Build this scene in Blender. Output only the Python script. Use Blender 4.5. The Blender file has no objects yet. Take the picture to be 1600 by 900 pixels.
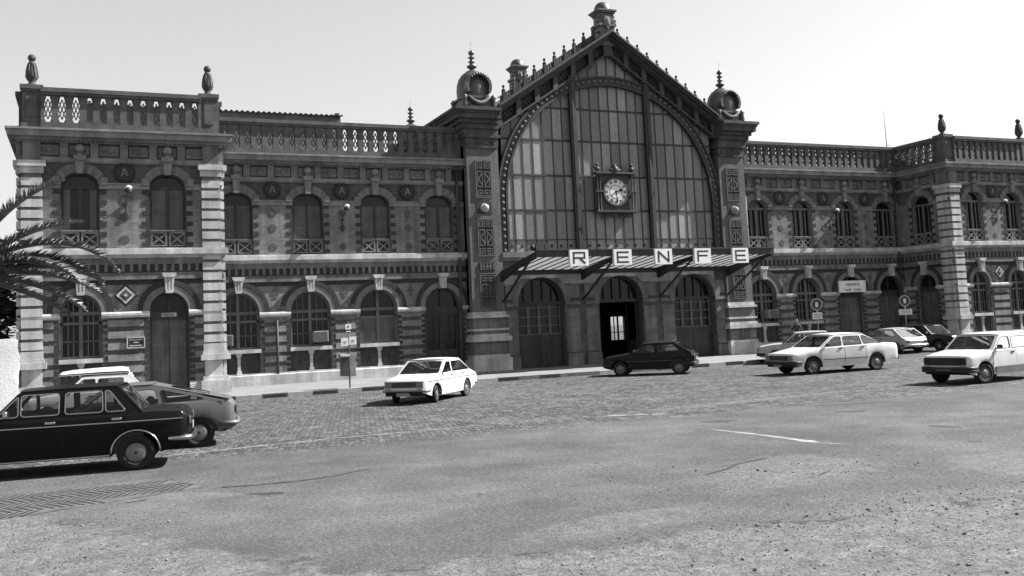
import bpy, bmesh, math, random
from mathutils import Matrix, Vector
from mathutils.geometry import tessellate_polygon
random.seed(7)
PI = math.pi
scn = bpy.context.scene
COL = scn.collection
I4 = Matrix.Identity(4)

# ------------------------------------------------------------------ helpers
class MB:
    """collects polygons and links them as ONE mesh object"""
    def __init__(s, tf=None):
        s.v = []; s.f = []; s.m = []; s.sm = []; s.tf = tf or I4
    def add(s, vs, fs, mi=0, smooth=False):
        o = len(s.v); t = s.tf
        s.v += [tuple(t @ Vector(p)) for p in vs]
        for f in fs:
            s.f.append([i + o for i in f]); s.m.append(mi); s.sm.append(smooth)
    def box(s, x0, x1, y0, y1, z0, z1, mi=0):
        vs = [(x0,y0,z0),(x1,y0,z0),(x1,y1,z0),(x0,y1,z0),(x0,y0,z1),(x1,y0,z1),(x1,y1,z1),(x0,y1,z1)]
        s.add(vs, [(0,3,2,1),(4,5,6,7),(0,1,5,4),(1,2,6,5),(2,3,7,6),(3,0,4,7)], mi)
    def cbox(s, c, sx, sy, sz, mi=0, rot=None, ch=0.0):
        hx, hy, hz = sx/2, sy/2, sz/2
        if ch <= 0:
            vs = [Vector((a*hx, b*hy, d*hz)) for d in (-1,1) for b in (-1,1) for a in (-1,1)]
            fs = [(0,2,3,1),(4,5,7,6),(0,1,5,4),(1,3,7,5),(3,2,6,7),(2,0,4,6)]
        else:
            pr = [(-hx,-hy+ch),(-hx+ch,-hy),(hx-ch,-hy),(hx,-hy+ch),(hx,hy-ch),(hx-ch,hy),(-hx+ch,hy),(-hx,hy-ch)]
            k = 1 - ch/max(hx,hy)
            rings = [(-hz,k),(-hz+ch,1),(hz-ch,1),(hz,k)]
            vs = [Vector((x*q, y*q, z)) for z, q in rings for x, y in pr]
            fs = [tuple(range(7,-1,-1)), tuple(range(24,32))]
            for r in range(3):
                for i in range(8):
                    j = (i+1) % 8
                    fs.append((r*8+i, r*8+j, r*8+8+j, r*8+8+i))
        R = rot or Matrix.Identity(3)
        c = Vector(c)
        s.add([R @ v + c for v in vs], fs, mi)
    def prism(s, poly, y0, y1, mi=0):
        """polygon in (x,z), extruded in y"""
        n = len(poly)
        vs = [(p[0], y0, p[1]) for p in poly] + [(p[0], y1, p[1]) for p in poly]
        fs = [tuple(range(n)), tuple(range(2*n-1, n-1, -1))]
        fs += [(i, n+i, n+(i+1) % n, (i+1) % n) for i in range(n)]
        s.add(vs, fs, mi)
    def prismx(s, poly, x0, x1, mi=0):
        """polygon in (y,z), extruded in x"""
        n = len(poly)
        vs = [(x0, p[0], p[1]) for p in poly] + [(x1, p[0], p[1]) for p in poly]
        fs = [tuple(range(n)), tuple(range(2*n-1, n-1, -1))]
        fs += [(i, n+i, n+(i+1) % n, (i+1) % n) for i in range(n)]
        s.add(vs, fs, mi)
    def lathe(s, prof, cx, cy, n=12, mi=0, axis='z', smooth=True, cz=0.0):
        vs = []
        for r, z in prof:
            for k in range(n):
                a = 2*PI*k/n
                if axis == 'z': vs.append((cx + r*math.cos(a), cy + r*math.sin(a), cz + z))
                elif axis == 'y': vs.append((cx + r*math.cos(a), cy + z, cz + r*math.sin(a)))
                else: vs.append((cx + z, cy + r*math.cos(a), cz + r*math.sin(a)))
        fs = []
        for i in range(len(prof)-1):
            for k in range(n):
                j = (k+1) % n
                fs.append((i*n+k, i*n+j, i*n+n+j, i*n+n+k))
        s.add(vs, fs, mi, smooth)
        m = len(prof)
        s.add([vs[k] for k in range(n)], [tuple(range(n))], mi)
        s.add([vs[(m-1)*n+k] for k in range(n)], [tuple(range(n))], mi)
    def tube(s, pts, r, n=6, mi=0, smooth=True):
        pts = [Vector(p) for p in pts]; m = len(pts)
        rr = r if isinstance(r, (list, tuple)) else [r]*m
        vs = []; up = None
        for i, p in enumerate(pts):
            d = (pts[min(i+1, m-1)] - pts[max(i-1, 0)]).normalized()
            if up is None: up = Vector((0,0,1)) if abs(d.z) < .9 else Vector((1,0,0))
            a = d.cross(up).normalized(); b = a.cross(d).normalized(); up = b
            for k in range(n):
                t = 2*PI*k/n + PI/n
                vs.append(p + a*(rr[i]*math.cos(t)) + b*(rr[i]*math.sin(t)))
        fs = []
        for i in range(m-1):
            for k in range(n):
                j = (k+1) % n
                fs.append((i*n+k, i*n+j, i*n+n+j, i*n+n+k))
        fs += [tuple(range(n-1, -1, -1)), tuple((m-1)*n+k for k in range(n))]
        s.add(vs, fs, mi, smooth and n > 4)
    def bar(s, a, b, w, d, mi=0, dirv=(0,1,0)):
        """rectangular bar from a to b; w across in plane, d along dirv"""
        a = Vector(a); b = Vector(b); t = (b-a).normalized(); n = Vector(dirv).normalized(); q = t.cross(n).normalized()
        vs = []
        for p in (a, b):
            for i, j in ((-1,-1),(1,-1),(1,1),(-1,1)):
                vs.append(p + q*(w/2*i) + n*(d/2*j))
        s.add(vs, [(3,2,1,0),(4,5,6,7),(0,1,5,4),(1,2,6,5),(2,3,7,6),(3,0,4,7)], mi)
    def ball(s, c, r, n=10, m=7, mi=0, sc=(1,1,1)):
        vs = []; fs = []
        for i in range(1, m):
            t = PI*i/m
            for k in range(n):
                a = 2*PI*k/n
                vs.append((c[0]+r*sc[0]*math.sin(t)*math.cos(a), c[1]+r*sc[1]*math.sin(t)*math.sin(a), c[2]+r*sc[2]*math.cos(t)))
        for i in range(m-2):
            for k in range(n):
                j = (k+1) % n
                fs.append((i*n+k, i*n+n+k, i*n+n+j, i*n+j))
        vs += [(c[0],c[1],c[2]+r*sc[2]), (c[0],c[1],c[2]-r*sc[2])]
        T = len(vs)-2
        for k in range(n):
            j = (k+1) % n
            fs.append((T, k, j)); fs.append((T+1, (m-2)*n+j, (m-2)*n+k))
        s.add(vs, fs, mi, True)
    def ring(s, cx, cz, a0, a1, r0, r1, y0, y1, n=16, mi=0, ez=1.0, gap=0.0):
        """arch ring in (x,z) between angles; ez squashes height"""
        P = lambda r, a: (cx + r*math.cos(a), cz + r*ez*math.sin(a))
        for i in range(n):
            b0 = a0 + (a1-a0)*i/n; b1 = a0 + (a1-a0)*(i+1)/n
            s.prism([P(r0,b0), P(r1,b0), P(r1,b1), P(r0,b1)], y0, y1, mi[i % len(mi)] if isinstance(mi, (list, tuple)) else mi)
    def build(s, name, mats, parent=None, loc=None):
        me = bpy.data.meshes.new(name)
        me.from_pydata(s.v, [], s.f)
        for m in (mats if isinstance(mats, (list, tuple)) else [mats]): me.materials.append(m)
        me.polygons.foreach_set('material_index', s.m)
        me.polygons.foreach_set('use_smooth', s.sm)
        me.update()
        o = bpy.data.objects.new(name, me); COL.objects.link(o)
        if parent: o.parent = parent
        if loc is not None: o.location = loc
        return o

def tag(o, label=None, cat=None, group=None, kind=None):
    if label: o['label'] = label
    if cat: o['category'] = cat
    if group: o['group'] = group
    if kind: o['kind'] = kind
    return o
def empty(name, loc=(0,0,0), rz=0.0, label=None, cat=None, group=None, kind=None):
    o = bpy.data.objects.new(name, None); COL.objects.link(o)
    o.empty_display_size = .2
    o.location = loc; o.rotation_euler = (0,0,rz)
    return tag(o, label, cat, group, kind)
def copy_tree(o, parent=None):
    c = o.copy(); COL.objects.link(c)
    if parent: c.parent = parent
    for ch in list(o.children): copy_tree(ch, c)
    return c
def text_mesh(body, size, ext=.004, align='CENTER'):
    cu = bpy.data.curves.new('lettering', 'FONT'); cu.body = body; cu.size = size; cu.extrude = ext
    cu.align_x = align; cu.align_y = 'CENTER'; cu.resolution_u = 3
    ob = bpy.data.objects.new('lettering', cu); COL.objects.link(ob)
    dg = bpy.context.evaluated_depsgraph_get(); dg.update()
    me = bpy.data.meshes.new_from_object(ob.evaluated_get(dg))
    bpy.data.objects.remove(ob); bpy.data.curves.remove(cu)
    return me
def text(mb, body, size, c, mi=0, sx=1.0, ext=.004):
    """adds lettering, facing -y in mb's frame, centred on c"""
    me = text_mesh(body, size, ext)
    vs = [(c[0]+v.co.x*sx, c[1]-v.co.z, c[2]+v.co.y) for v in me.vertices]
    fs = [tuple(p.vertices) for p in me.polygons]
    mb.add(vs, fs, mi); bpy.data.meshes.remove(me)

# ------------------------------------------------------------------ materials (all neutral: a black and white photograph)
def mat(name, g, rough=.8, var=.0, scale=3.0, fine=0.0, fscale=40.0, bump=0.0, metal=0.0, spec=.3, coat=0.0, streak=0.0):
    m = bpy.data.materials.new(name); m.use_nodes = True
    nt = m.node_tree; b = nt.nodes['Principled BSDF']; L = nt.links.new
    b.inputs['Roughness'].default_value = rough; b.inputs['Metallic'].default_value = metal
    b.inputs['Specular IOR Level'].default_value = spec
    if coat: b.inputs['Coat Weight'].default_value = coat; b.inputs['Coat Roughness'].default_value = .08
    if not var and not fine and not streak:
        b.inputs['Base Color'].default_value = (g,g,g,1)
        return m
    geo = nt.nodes.new('ShaderNodeNewGeometry')
    val = nt.nodes.new('ShaderNodeValue'); val.outputs[0].default_value = g; cur = val.outputs[0]
    def modulate(sc, amount, detail, vec=None):
        nonlocal cur
        n = nt.nodes.new('ShaderNodeTexNoise'); n.inputs['Scale'].default_value = sc; n.inputs['Detail'].default_value = detail
        L(vec or geo.outputs['Position'], n.inputs['Vector'])
        mr = nt.nodes.new('ShaderNodeMapRange'); mr.inputs[1].default_value = .3; mr.inputs[2].default_value = .7
        mr.inputs[3].default_value = 1-amount; mr.inputs[4].default_value = 1+amount
        L(n.outputs['Fac'], mr.inputs[0])
        mu = nt.nodes.new('ShaderNodeMath'); mu.operation = 'MULTIPLY'; L(cur, mu.inputs[0]); L(mr.outputs[0], mu.inputs[1]); cur = mu.outputs[0]
        return n
    if var: modulate(scale, var, 5)
    nf = modulate(fscale, fine, 3) if fine else None
    if streak:
        mp = nt.nodes.new('ShaderNodeMapping'); mp.inputs['Scale'].default_value = (2.2, 2.2, .16); L(geo.outputs['Position'], mp.inputs['Vector'])
        modulate(1.6, streak, 4, mp.outputs[0])
    cc = nt.nodes.new('ShaderNodeCombineColor')
    for i in range(3): L(cur, cc.inputs[i])
    L(cc.outputs[0], b.inputs['Base Color'])
    if bump and nf:
        bp = nt.nodes.new('ShaderNodeBump'); bp.inputs['Strength'].default_value = bump; bp.inputs['Distance'].default_value = .02
        L(nf.outputs['Fac'], bp.inputs['Height']); L(bp.outputs[0], b.inputs['Normal'])
    return m

def brick_mat(name, g1, g2, mortar, bw=.24, bh=.075, ms=.012, var=.25, streak=.18):
    m = bpy.data.materials.new(name); m.use_nodes = True
    nt = m.node_tree; b = nt.nodes['Principled BSDF']; L = nt.links.new; N = nt.nodes.new
    b.inputs['Roughness'].default_value = .9; b.inputs['Specular IOR Level'].default_value = .2
    geo = N('ShaderNodeNewGeometry'); sep = N('ShaderNodeSeparateXYZ'); L(geo.outputs['Position'], sep.inputs[0])
    ad = N('ShaderNodeMath'); ad.operation = 'ADD'; L(sep.outputs[0], ad.inputs[0]); L(sep.outputs[1], ad.inputs[1])
    cb = N('ShaderNodeCombineXYZ'); L(ad.outputs[0], cb.inputs[0]); L(sep.outputs[2], cb.inputs[1])
    br = N('ShaderNodeTexBrick'); L(cb.outputs[0], br.inputs['Vector'])
    br.inputs['Scale'].default_value = 1; br.inputs['Brick Width'].default_value = bw; br.inputs['Row Height'].default_value = bh
    br.inputs['Mortar Size'].default_value = ms; br.inputs['Bias'].default_value = 0
    br.inputs['Color1'].default_value = (g1,g1,g1,1); br.inputs['Color2'].default_value = (g2,g2,g2,1); br.inputs['Mortar'].default_value = (mortar,mortar,mortar,1)
    n = N('ShaderNodeTexNoise'); n.inputs['Scale'].default_value = 1.1; n.inputs['Detail'].default_value = 6; L(geo.outputs['Position'], n.inputs['Vector'])
    mr = N('ShaderNodeMapRange'); mr.inputs[1].default_value = .3; mr.inputs[2].default_value = .7; mr.inputs[3].default_value = 1-var; mr.inputs[4].default_value = 1+var; L(n.outputs['Fac'], mr.inputs[0])
    mp = N('ShaderNodeMapping'); mp.inputs['Scale'].default_value = (2.5,2.5,.2); L(geo.outputs['Position'], mp.inputs['Vector'])
    n2 = N('ShaderNodeTexNoise'); n2.inputs['Scale'].default_value = 1.7; n2.inputs['Detail'].default_value = 4; L(mp.outputs[0], n2.inputs['Vector'])
    mr2 = N('ShaderNodeMapRange'); mr2.inputs[1].default_value = .3; mr2.inputs[2].default_value = .7; mr2.inputs[3].default_value = 1-streak; mr2.inputs[4].default_value = 1+streak; L(n2.outputs['Fac'], mr2.inputs[0])
    mu = N('ShaderNodeMath'); mu.operation = 'MULTIPLY'; L(mr.outputs[0], mu.inputs[0]); L(mr2.outputs[0], mu.inputs[1])
    vm = N('ShaderNodeVectorMath'); vm.operation = 'SCALE'; L(br.outputs['Color'], vm.inputs[0]); L(mu.outputs[0], vm.inputs['Scale'])
    L(vm.outputs[0], b.inputs['Base Color'])
    bp = N('ShaderNodeBump'); bp.inputs['Strength'].default_value = .5; bp.inputs['Distance'].default_value = .01; L(br.outputs['Fac'], bp.inputs['Height']); bp.invert = True
    L(bp.outputs[0], b.inputs['Normal'])
    return m

def glass_mat(name, tint=.75, ior=1.45):
    m = bpy.data.materials.new(name); m.use_nodes = True
    nt = m.node_tree; N = nt.nodes.new; L = nt.links.new
    nt.nodes.remove(nt.nodes['Principled BSDF']); out = nt.nodes['Material Output']
    tr = N('ShaderNodeBsdfTransparent'); tr.inputs[0].default_value = (tint,tint,tint,1)
    gl = N('ShaderNodeBsdfGlossy'); gl.inputs['Roughness'].default_value = .03
    fr = N('ShaderNodeFresnel'); fr.inputs[0].default_value = ior
    mx = N('ShaderNodeMixShader'); L(fr.outputs[0], mx.inputs[0]); L(tr.outputs[0], mx.inputs[1]); L(gl.outputs[0], mx.inputs[2]); L(mx.outputs[0], out.inputs[0])
    return m

M = dict(
    brick=brick_mat('wall_brick', .155, .105, .17, var=.32, streak=.28),
    brickband=brick_mat('band_brick', .075, .05, .08),
    darkbrick=mat('dark_brick', .034, .9, .25, 6, .2, 60),
    stone=mat('light_stone', .37, .85, .22, 1.5, .2, 30, .3, streak=.22),
    stone2=mat('grey_stone', .165, .85, .3, 1.5, .15, 45, .25, streak=.2),
    stone3=mat('weathered_stone', .125, .9, .28, 1.7, .2, 40, .3, streak=.25),
    ornament=mat('terracotta_ornament', .08, .85, .3, 3, .2, 50, .3),
    dado=mat('dark_dado', .045, .8, .25, 4, .25, 40),
    wood=mat('dark_wood', .018, .6, .25, 2, .2, 50, streak=.25),
    shutter=mat('shutter_paint', .08, .6, .25, 2, .25, 50, streak=.3), doorwood=mat('door_paint', .085, .6, .25, 2, .3, 40, streak=.35),
    wood2=mat('worn_wood', .034, .65, .25, 2, .2, 50, streak=.3),
    frame=mat('window_frame_paint', .10, .6, .2, 3),
    frame2=mat('pale_frame_paint', .15, .6, .2, 3),
    wglass=mat('dark_window_glass', .008, .12, spec=.3),
    iron=mat('black_iron', .02, .55, .3, 4, spec=.4),
    iron2=mat('grey_iron', .045, .6, .3, 4, .2, 40),
    zinc=mat('zinc_dome', .05, .45, .3, 2, .2, 30, spec=.5, streak=.3),
    roof=mat('roof_sheet', .08, .8, .2, 2),
    black=mat('black_enamel', .012, .5),
    white=mat('white_enamel', .58, .5, .06, 4),
    dial=mat('clock_dial_enamel', .62, .5, .06, 6),
    palewall=mat('whitewash', .68, .9, .12, 1.6, .1, 20, .4),
    interior=mat('hall_interior', .06, .9),
    rubber=mat('tyre_rubber', .018, .8, spec=.2),
    chrome=mat('chrome', .38, .25, metal=1.0),
    hub=mat('hubcap_paint', .14, .45, .1, 20, metal=.3),
    trim=mat('dark_trim', .02, .55),
    seat=mat('seat_vinyl', .05, .6),
    under=mat('underbody', .012, .9),
    lamp=mat('headlamp_glass', .13, .15, spec=.6),
    amber=mat('indicator_lens', .22, .2, spec=.6),
    taill=mat('tail_lens', .07, .2, spec=.6),
    plate=mat('number_plate', .2, .5),
    cloth=mat('dark_clothes', .05, .9), cloth2=mat('light_shirt', .4, .9), skin=mat('skin', .3, .6), hair=mat('dark_hair', .015, .7),
    bark=mat('palm_bark', .12, .95, .4, 6, .3, 30, .5),
    frond=mat('palm_leaf', .12, .45, .4, 3, spec=.5),
    leaf=mat('tree_leaf', .05, .6, .4, 2),
    clinic=mat('pavement_slab', .17, .9, .12, .8, .16, 30, .3),
    kerbw=mat('white_kerb_paint', .26, .85, .2, 3, .2, 30), kerbb=mat('black_kerb_paint', .022, .85, .3, 3, .3, 30), kerbg=mat('bare_kerb_stone', .10, .9, .3, 2, .25, 30),
    carglass=glass_mat('car_glass'),
)
M['pane'] = [mat('dusty_pane_%d' % i, g, .5, .1, 5, .08, 30, spec=.35, streak=.12) for i, g in enumerate((.12, .155, .19, .23, .28))]
def translucent(name, g):
    m = bpy.data.materials.new(name); m.use_nodes = True
    nt = m.node_tree; N = nt.nodes.new; L = nt.links.new
    b = nt.nodes['Principled BSDF']; b.inputs['Base Color'].default_value = (g,g,g,1); b.inputs['Roughness'].default_value = .5
    t = N('ShaderNodeBsdfTranslucent'); t.inputs[0].default_value = (g,g,g,1)
    mx = N('ShaderNodeMixShader'); mx.inputs[0].default_value = .55
    L(b.outputs[0], mx.inputs[1]); L(t.outputs[0], mx.inputs[2]); L(mx.outputs[0], nt.nodes['Material Output'].inputs[0])
    return m
M['ribglass'] = translucent('ribbed_roof_glass', .23)
def paint(name, g, rough=.3):
    return mat(name, g, rough, .09, 2.2, .05, 14, coat=0 if g < .1 else .2, spec=.12 if g < .1 else .3)

# ------------------------------------------------------------------ camera, world, sun
cam = bpy.data.cameras.new('camera'); co = bpy.data.objects.new('camera', cam); COL.objects.link(co)
Rv = Vector((0.91371757,-0.40369955,-0.0463344)); Uv = Vector((0.00638871,-0.09973984,0.99499304)); Fv = Vector((0.40629962,0.90943864,0.08855493))
mw = Matrix(((Rv.x,Uv.x,-Fv.x,-24.52382),(Rv.y,Uv.y,-Fv.y,-42.37114),(Rv.z,Uv.z,-Fv.z,2.139945),(0,0,0,1)))
co.matrix_world = mw
cam.sensor_width = 36; cam.lens = 1494.555/1600*36; cam.shift_y = -(450-377.98)/1600
cam.clip_start = .1; cam.clip_end = 3000
scn.camera = co

SUN = Vector((5.6, -1.0, 5.1)).normalized()
el = math.asin(SUN.z); az = math.atan2(SUN.x, SUN.y)
w = bpy.data.worlds.new('World'); scn.world = w; w.use_nodes = True
nt = w.node_tree; bg = nt.nodes['Background']
sky = nt.nodes.new('ShaderNodeTexSky'); sky.sky_type = 'NISHITA'; sky.sun_disc = False
sky.sun_elevation = el; sky.sun_rotation = az; sky.air_density = 3.0; sky.dust_density = .15; sky.ozone_density = 1.0
bw = nt.nodes.new('ShaderNodeRGBToBW'); nt.links.new(sky.outputs[0], bw.inputs[0]); nt.links.new(bw.outputs[0], bg.inputs[0])
bg.inputs[1].default_value = .05
sl = bpy.data.lights.new('sun', 'SUN'); sl.energy = 5.0; sl.angle = math.radians(.5); sl.color = (1,1,1)
so = bpy.data.objects.new('sun', sl); COL.objects.link(so)
so.rotation_euler = SUN.to_track_quat('Z', 'Y').to_euler(); so.location = (40,-30,60)
vs = scn.view_settings; vs.view_transform = 'Standard'; vs.look = 'None'; vs.exposure = 1.58; vs.gamma = 1; vs.use_curve_mapping = False
scn.cycles.max_bounces = 6; scn.cycles.transparent_max_bounces = 12
scn.cycles.caustics_reflective = False; scn.cycles.caustics_refractive = False
# ------------------------------------------------------------------ ground
class NG:
    def __init__(s, nt): s.nt = nt
    def n(s, t): return s.nt.nodes.new(t)
    def link(s, a, i):
        if isinstance(a, (int, float)): i.default_value = a
        else: s.nt.links.new(a, i)
    def m(s, op, a, b=0.0, c=None, clamp=False):
        n = s.n('ShaderNodeMath'); n.operation = op; n.use_clamp = clamp
        s.link(a, n.inputs[0]); s.link(b, n.inputs[1])
        if c is not None: s.link(c, n.inputs[2])
        return n.outputs[0]
    def noise(s, vec, scale, detail=4, rough=.55):
        n = s.n('ShaderNodeTexNoise'); n.inputs['Scale'].default_value = scale; n.inputs['Detail'].default_value = detail; n.inputs['Roughness'].default_value = rough
        s.nt.links.new(vec, n.inputs['Vector']); return n.outputs['Fac']
    def step(s, x, a, b):
        n = s.n('ShaderNodeMapRange'); n.interpolation_type = 'SMOOTHSTEP'
        s.link(x, n.inputs[0]); n.inputs[1].default_value = a; n.inputs[2].default_value = b; return n.outputs[0]
    def rng(s, x, a, b, c, d):
        n = s.n('ShaderNodeMapRange'); s.link(x, n.inputs[0])
        for i, q in enumerate((a,b,c,d)): n.inputs[1+i].default_value = q
        return n.outputs[0]
    def mix(s, f, a, b): return s.m('ADD', s.m('MULTIPLY', a, s.m('SUBTRACT', 1.0, f)), s.m('MULTIPLY', b, f))
def ground_material():
    m = bpy.data.materials.new('plaza_ground'); m.use_nodes = True
    nt = m.node_tree; g = NG(nt); b = nt.nodes['Principled BSDF']
    b.inputs['Roughness'].default_value = .92; b.inputs['Specular IOR Level'].default_value = .2
    P = g.n('ShaderNodeNewGeometry').outputs['Position']
    sp = g.n('ShaderNodeSeparateXYZ'); nt.links.new(P, sp.inputs[0]); X, Y = sp.outputs[0], sp.outputs[1]
    big = g.noise(P, .22, 6); mid = g.noise(P, 1.1, 6); sm = g.noise(P, 5, 5); fine = g.noise(P, 55, 3, .7); grit = g.noise(P, 130, 2, .7)
    # granite setts of the far half
    vo = g.n('ShaderNodeTexVoronoi'); vo.feature = 'F1'; vo.inputs['Scale'].default_value = 8.5; vo.inputs['Randomness'].default_value = .55
    mp = g.n('ShaderNodeMapping'); mp.inputs['Scale'].default_value = (1, .72, 1); mp.inputs['Rotation'].default_value = (0, 0, .35); nt.links.new(P, mp.inputs[0]); nt.links.new(mp.outputs[0], vo.inputs['Vector'])
    sepc = g.n('ShaderNodeSeparateColor'); nt.links.new(vo.outputs['Color'], sepc.inputs[0])
    ve = g.n('ShaderNodeTexVoronoi'); ve.feature = 'DISTANCE_TO_EDGE'; ve.inputs['Scale'].default_value = 8.5; ve.inputs['Randomness'].default_value = .55
    nt.links.new(mp.outputs[0], ve.inputs['Vector'])
    joint = g.step(ve.outputs['Distance'], .02, .11)
    sett = g.m('MULTIPLY', g.rng(sepc.outputs[0], 0, 1, .045, .125), g.rng(joint, 0, 1, .5, 1))
    sett = g.m('MULTIPLY', sett, g.rng(mid, .3, .7, .72, 1.28)); sett = g.m('MULTIPLY', sett, g.rng(big, .3, .7, .82, 1.18))
    # worn asphalt of the near half
    asp = g.m('MULTIPLY', g.rng(big, .3, .7,   .066, .086), g.rng(fine, .36, .64, .45, 1.55))
    asp = g.m('MULTIPLY', asp, g.rng(mid, .3, .7, .8, 1.2))
    asp = g.m('MULTIPLY', asp, g.rng(g.noise(P, .45, 7, .7), .35, .65, .82, 1.18))
    asp = g.m('MULTIPLY', asp, g.rng(g.noise(P, 17, 5, .8), .38, .62, .58, 1.42))
    asp = g.m('MULTIPLY', asp, g.rng(grit, .35, .65, .75, 1.25))
    chips = g.step(g.noise(P, 42, 2, .6), .60, .68); asp = g.m('MULTIPLY', asp, g.rng(chips, 0, 1, .95, 1.7))
    pits = g.step(g.noise(P, 29, 3, .6), .60, .70); asp = g.m('MULTIPLY', asp, g.rng(pits, 0, 1, 1, .55))
    edge = g.m('ADD', g.m('ADD', Y, g.m('MULTIPLY', X, .05)), g.m('MULTIPLY', g.m('SUBTRACT', mid, .5), 1.6))
    far = g.step(g.m('ADD', edge, g.m('MULTIPLY', g.m('SUBTRACT', sm, .5), 2.2)), -25.3, -24.3)
    col = g.mix(far, asp, sett)
    # bare dusty gravel, with broken asphalt edges
    f1 = g.m('ADD', g.m('MULTIPLY', g.m('ADD', X, 24.8), -.87), g.m('MULTIPLY', g.m('ADD', Y, 29.2), -.494))
    f2 = g.m('SUBTRACT', g.m('SUBTRACT', -34.1, Y), g.m('MULTIPLY', g.m('ADD', X, 20.0), .12))
    f = g.m('MAXIMUM', f1, f2)
    f = g.m('ADD', f, g.m('MULTIPLY', g.m('SUBTRACT', mid, .5), 1.8))
    f = g.m('ADD', f, g.m('MULTIPLY', g.m('SUBTRACT', sm, .5), .7))
    def patch(cx, cy, rx, ry, rot=0.0):
        c, s_ = math.cos(rot), math.sin(rot)
        dx, dy = g.m('ADD', X, -cx), g.m('ADD', Y, -cy)
        a = g.m('ADD', g.m('MULTIPLY', dx, c/rx), g.m('MULTIPLY', dy, s_/rx)); d = g.m('ADD', g.m('MULTIPLY', dx, -s_/ry), g.m('MULTIPLY', dy, c/ry))
        r = g.m('SQRT', g.m('ADD', g.m('MULTIPLY', a, a), g.m('MULTIPLY', d, d)))
        r = g.m('ADD', r, g.m('MULTIPLY', g.m('SUBTRACT', mid, .5), 1.6)); r = g.m('ADD', r, g.m('MULTIPLY', g.m('SUBTRACT', sm, .5), .9))
        return g.m('SUBTRACT', 1.0, g.step(r, .55, 1.15))
    vg = g.n('ShaderNodeTexVoronoi'); vg.inputs['Scale'].default_value = 34; nt.links.new(P, vg.inputs['Vector'])
    sv = g.n('ShaderNodeSeparateColor'); nt.links.new(vg.outputs['Color'], sv.inputs[0])
    g1 = g.noise(P, 9, 6, .75); g2 = g.noise(P, 2.3, 5, .6)
    grav = g.m('MULTIPLY', g.rng(g1, .3, .7, .085, .205), g.rng(sv.outputs[0], 0, 1, .72, 1.3))
    grav = g.m('MULTIPLY', grav, g.rng(g2, .3, .7, .72, 1.28))
    spots = g.m('MULTIPLY', g.step(g.noise(P, 11, 4, .7), .57, .66), g.step(g2, .42, .6))
    grav = g.m('MULTIPLY', grav, g.rng(spots, 0, 1, 1, .4))
    gm = g.m('MULTIPLY', g.step(f, -.18, .28), .92)
    for a in PATCHES: gm = g.m('MAXIMUM', gm, g.m('MULTIPLY', patch(*a[:5]), a[5]))
    col = g.mix(gm, col, grav)
    lip = g.m('MULTIPLY', g.step(f, -.22, -.1), g.m('SUBTRACT', 1.0, g.step(f, -.08, .06)))
    col = g.m('MULTIPLY', col, g.rng(g.m('MULTIPLY', lip, g.step(g.noise(P, .7, 3), .45, .6)), 0, 1, 1, .45))
    # tyre-polished and oil darkened lanes, dust drifts
    dust = g.m('MULTIPLY', g.step(g.noise(P, .5, 8, .65), .56, .74), .5)
    col = g.mix(dust, col, g.m('MULTIPLY', g.rng(fine, .3, .7, .6, 1.4), .11))
    cc = g.n('ShaderNodeCombineColor')
    for i in range(3): nt.links.new(col, cc.inputs[i])
    nt.links.new(cc.outputs[0], b.inputs['Base Color'])
    h = g.m('ADD', g.m('MULTIPLY', g.m('MULTIPLY', joint, far), .018), g.m('MULTIPLY', fine, .012))
    h = g.m('ADD', h, g.m('MULTIPLY', g.m('MULTIPLY', gm, g.noise(P, 30, 4, .7)), .05))
    h = g.m('ADD', h, g.m('MULTIPLY', sm, .02))
    bp = g.n('ShaderNodeBump'); bp.inputs['Strength'].default_value = 1.0; bp.inputs['Distance'].default_value = 1.0
    nt.links.new(h, bp.inputs['Height']); nt.links.new(bp.outputs[0], b.inputs['Normal'])
    return m
PATCHES = [(-15.6,-31.6,1.5,1.0,.4,.75), (-24.0,-27.6,1.6,.35,-.5,.7), (-17.0,-34.9,1.6,.7,.3,.9), (-19.3,-33.2,1.3,.5,.1,.6), (-13.2,-33.2,1.2,.9,.6,.6), (-9,-22.3,3.5,.35,.05,.5)]
mb = MB(); mb.add([(-400,-300,0),(500,-300,0),(500,500,0),(-400,500,0)], [(0,1,2,3)])
tag(mb.build('ground', ground_material()), kind='structure')

# pavement and painted kerb
mb = MB()
mb.box(-70, 5.2, -6.7, .6, .0, .14); mb.box(5.2, 60, -4.0, .6, .0, .14)
tag(mb.build('pavement', M['clinic']), kind='structure')
mb = MB()
x = -70.0; k = 0
rnd = random.Random(3)
def kerb_mat(x, k):
    if x < -34: return 2
    if -9.5 < x < -3.0: return 2 if rnd.random() < .6 else k % 2
    return k % 2
while x < 5.4:
    L_ = .92 if x > -30 else 2.0
    j = rnd.uniform(-.012, .012); e = min(x+L_, 5.5)-.006; mi = kerb_mat(x, k); h = .15+j*.4
    mb.box(x+.006, e, -7.0+j, -6.70, -.05, h, 0 if mi == 0 else 2)
    if mi == 1: mb.box(x+.006+rnd.uniform(0,.06), e-rnd.uniform(0,.06), -7.004+j, -6.99+j, 0, h-rnd.uniform(.012,.035), 1)
    x += L_; k += 1
y = -6.7
while y < -4.4:
    mb.box(5.2, 5.5, y+.006, y+.9, -.05, .15, k % 2); y += .9; k += 1
x = 5.5
while x < 60:
    mb.box(x+.006, x+.914, -4.3, -4.0, -.05, .15, 2 if x > 26 else k % 2); x += .92; k += 1
tag(mb.build('kerb', [M['kerbw'], M['kerbb'], M['kerbg']]), kind='structure')

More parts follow.
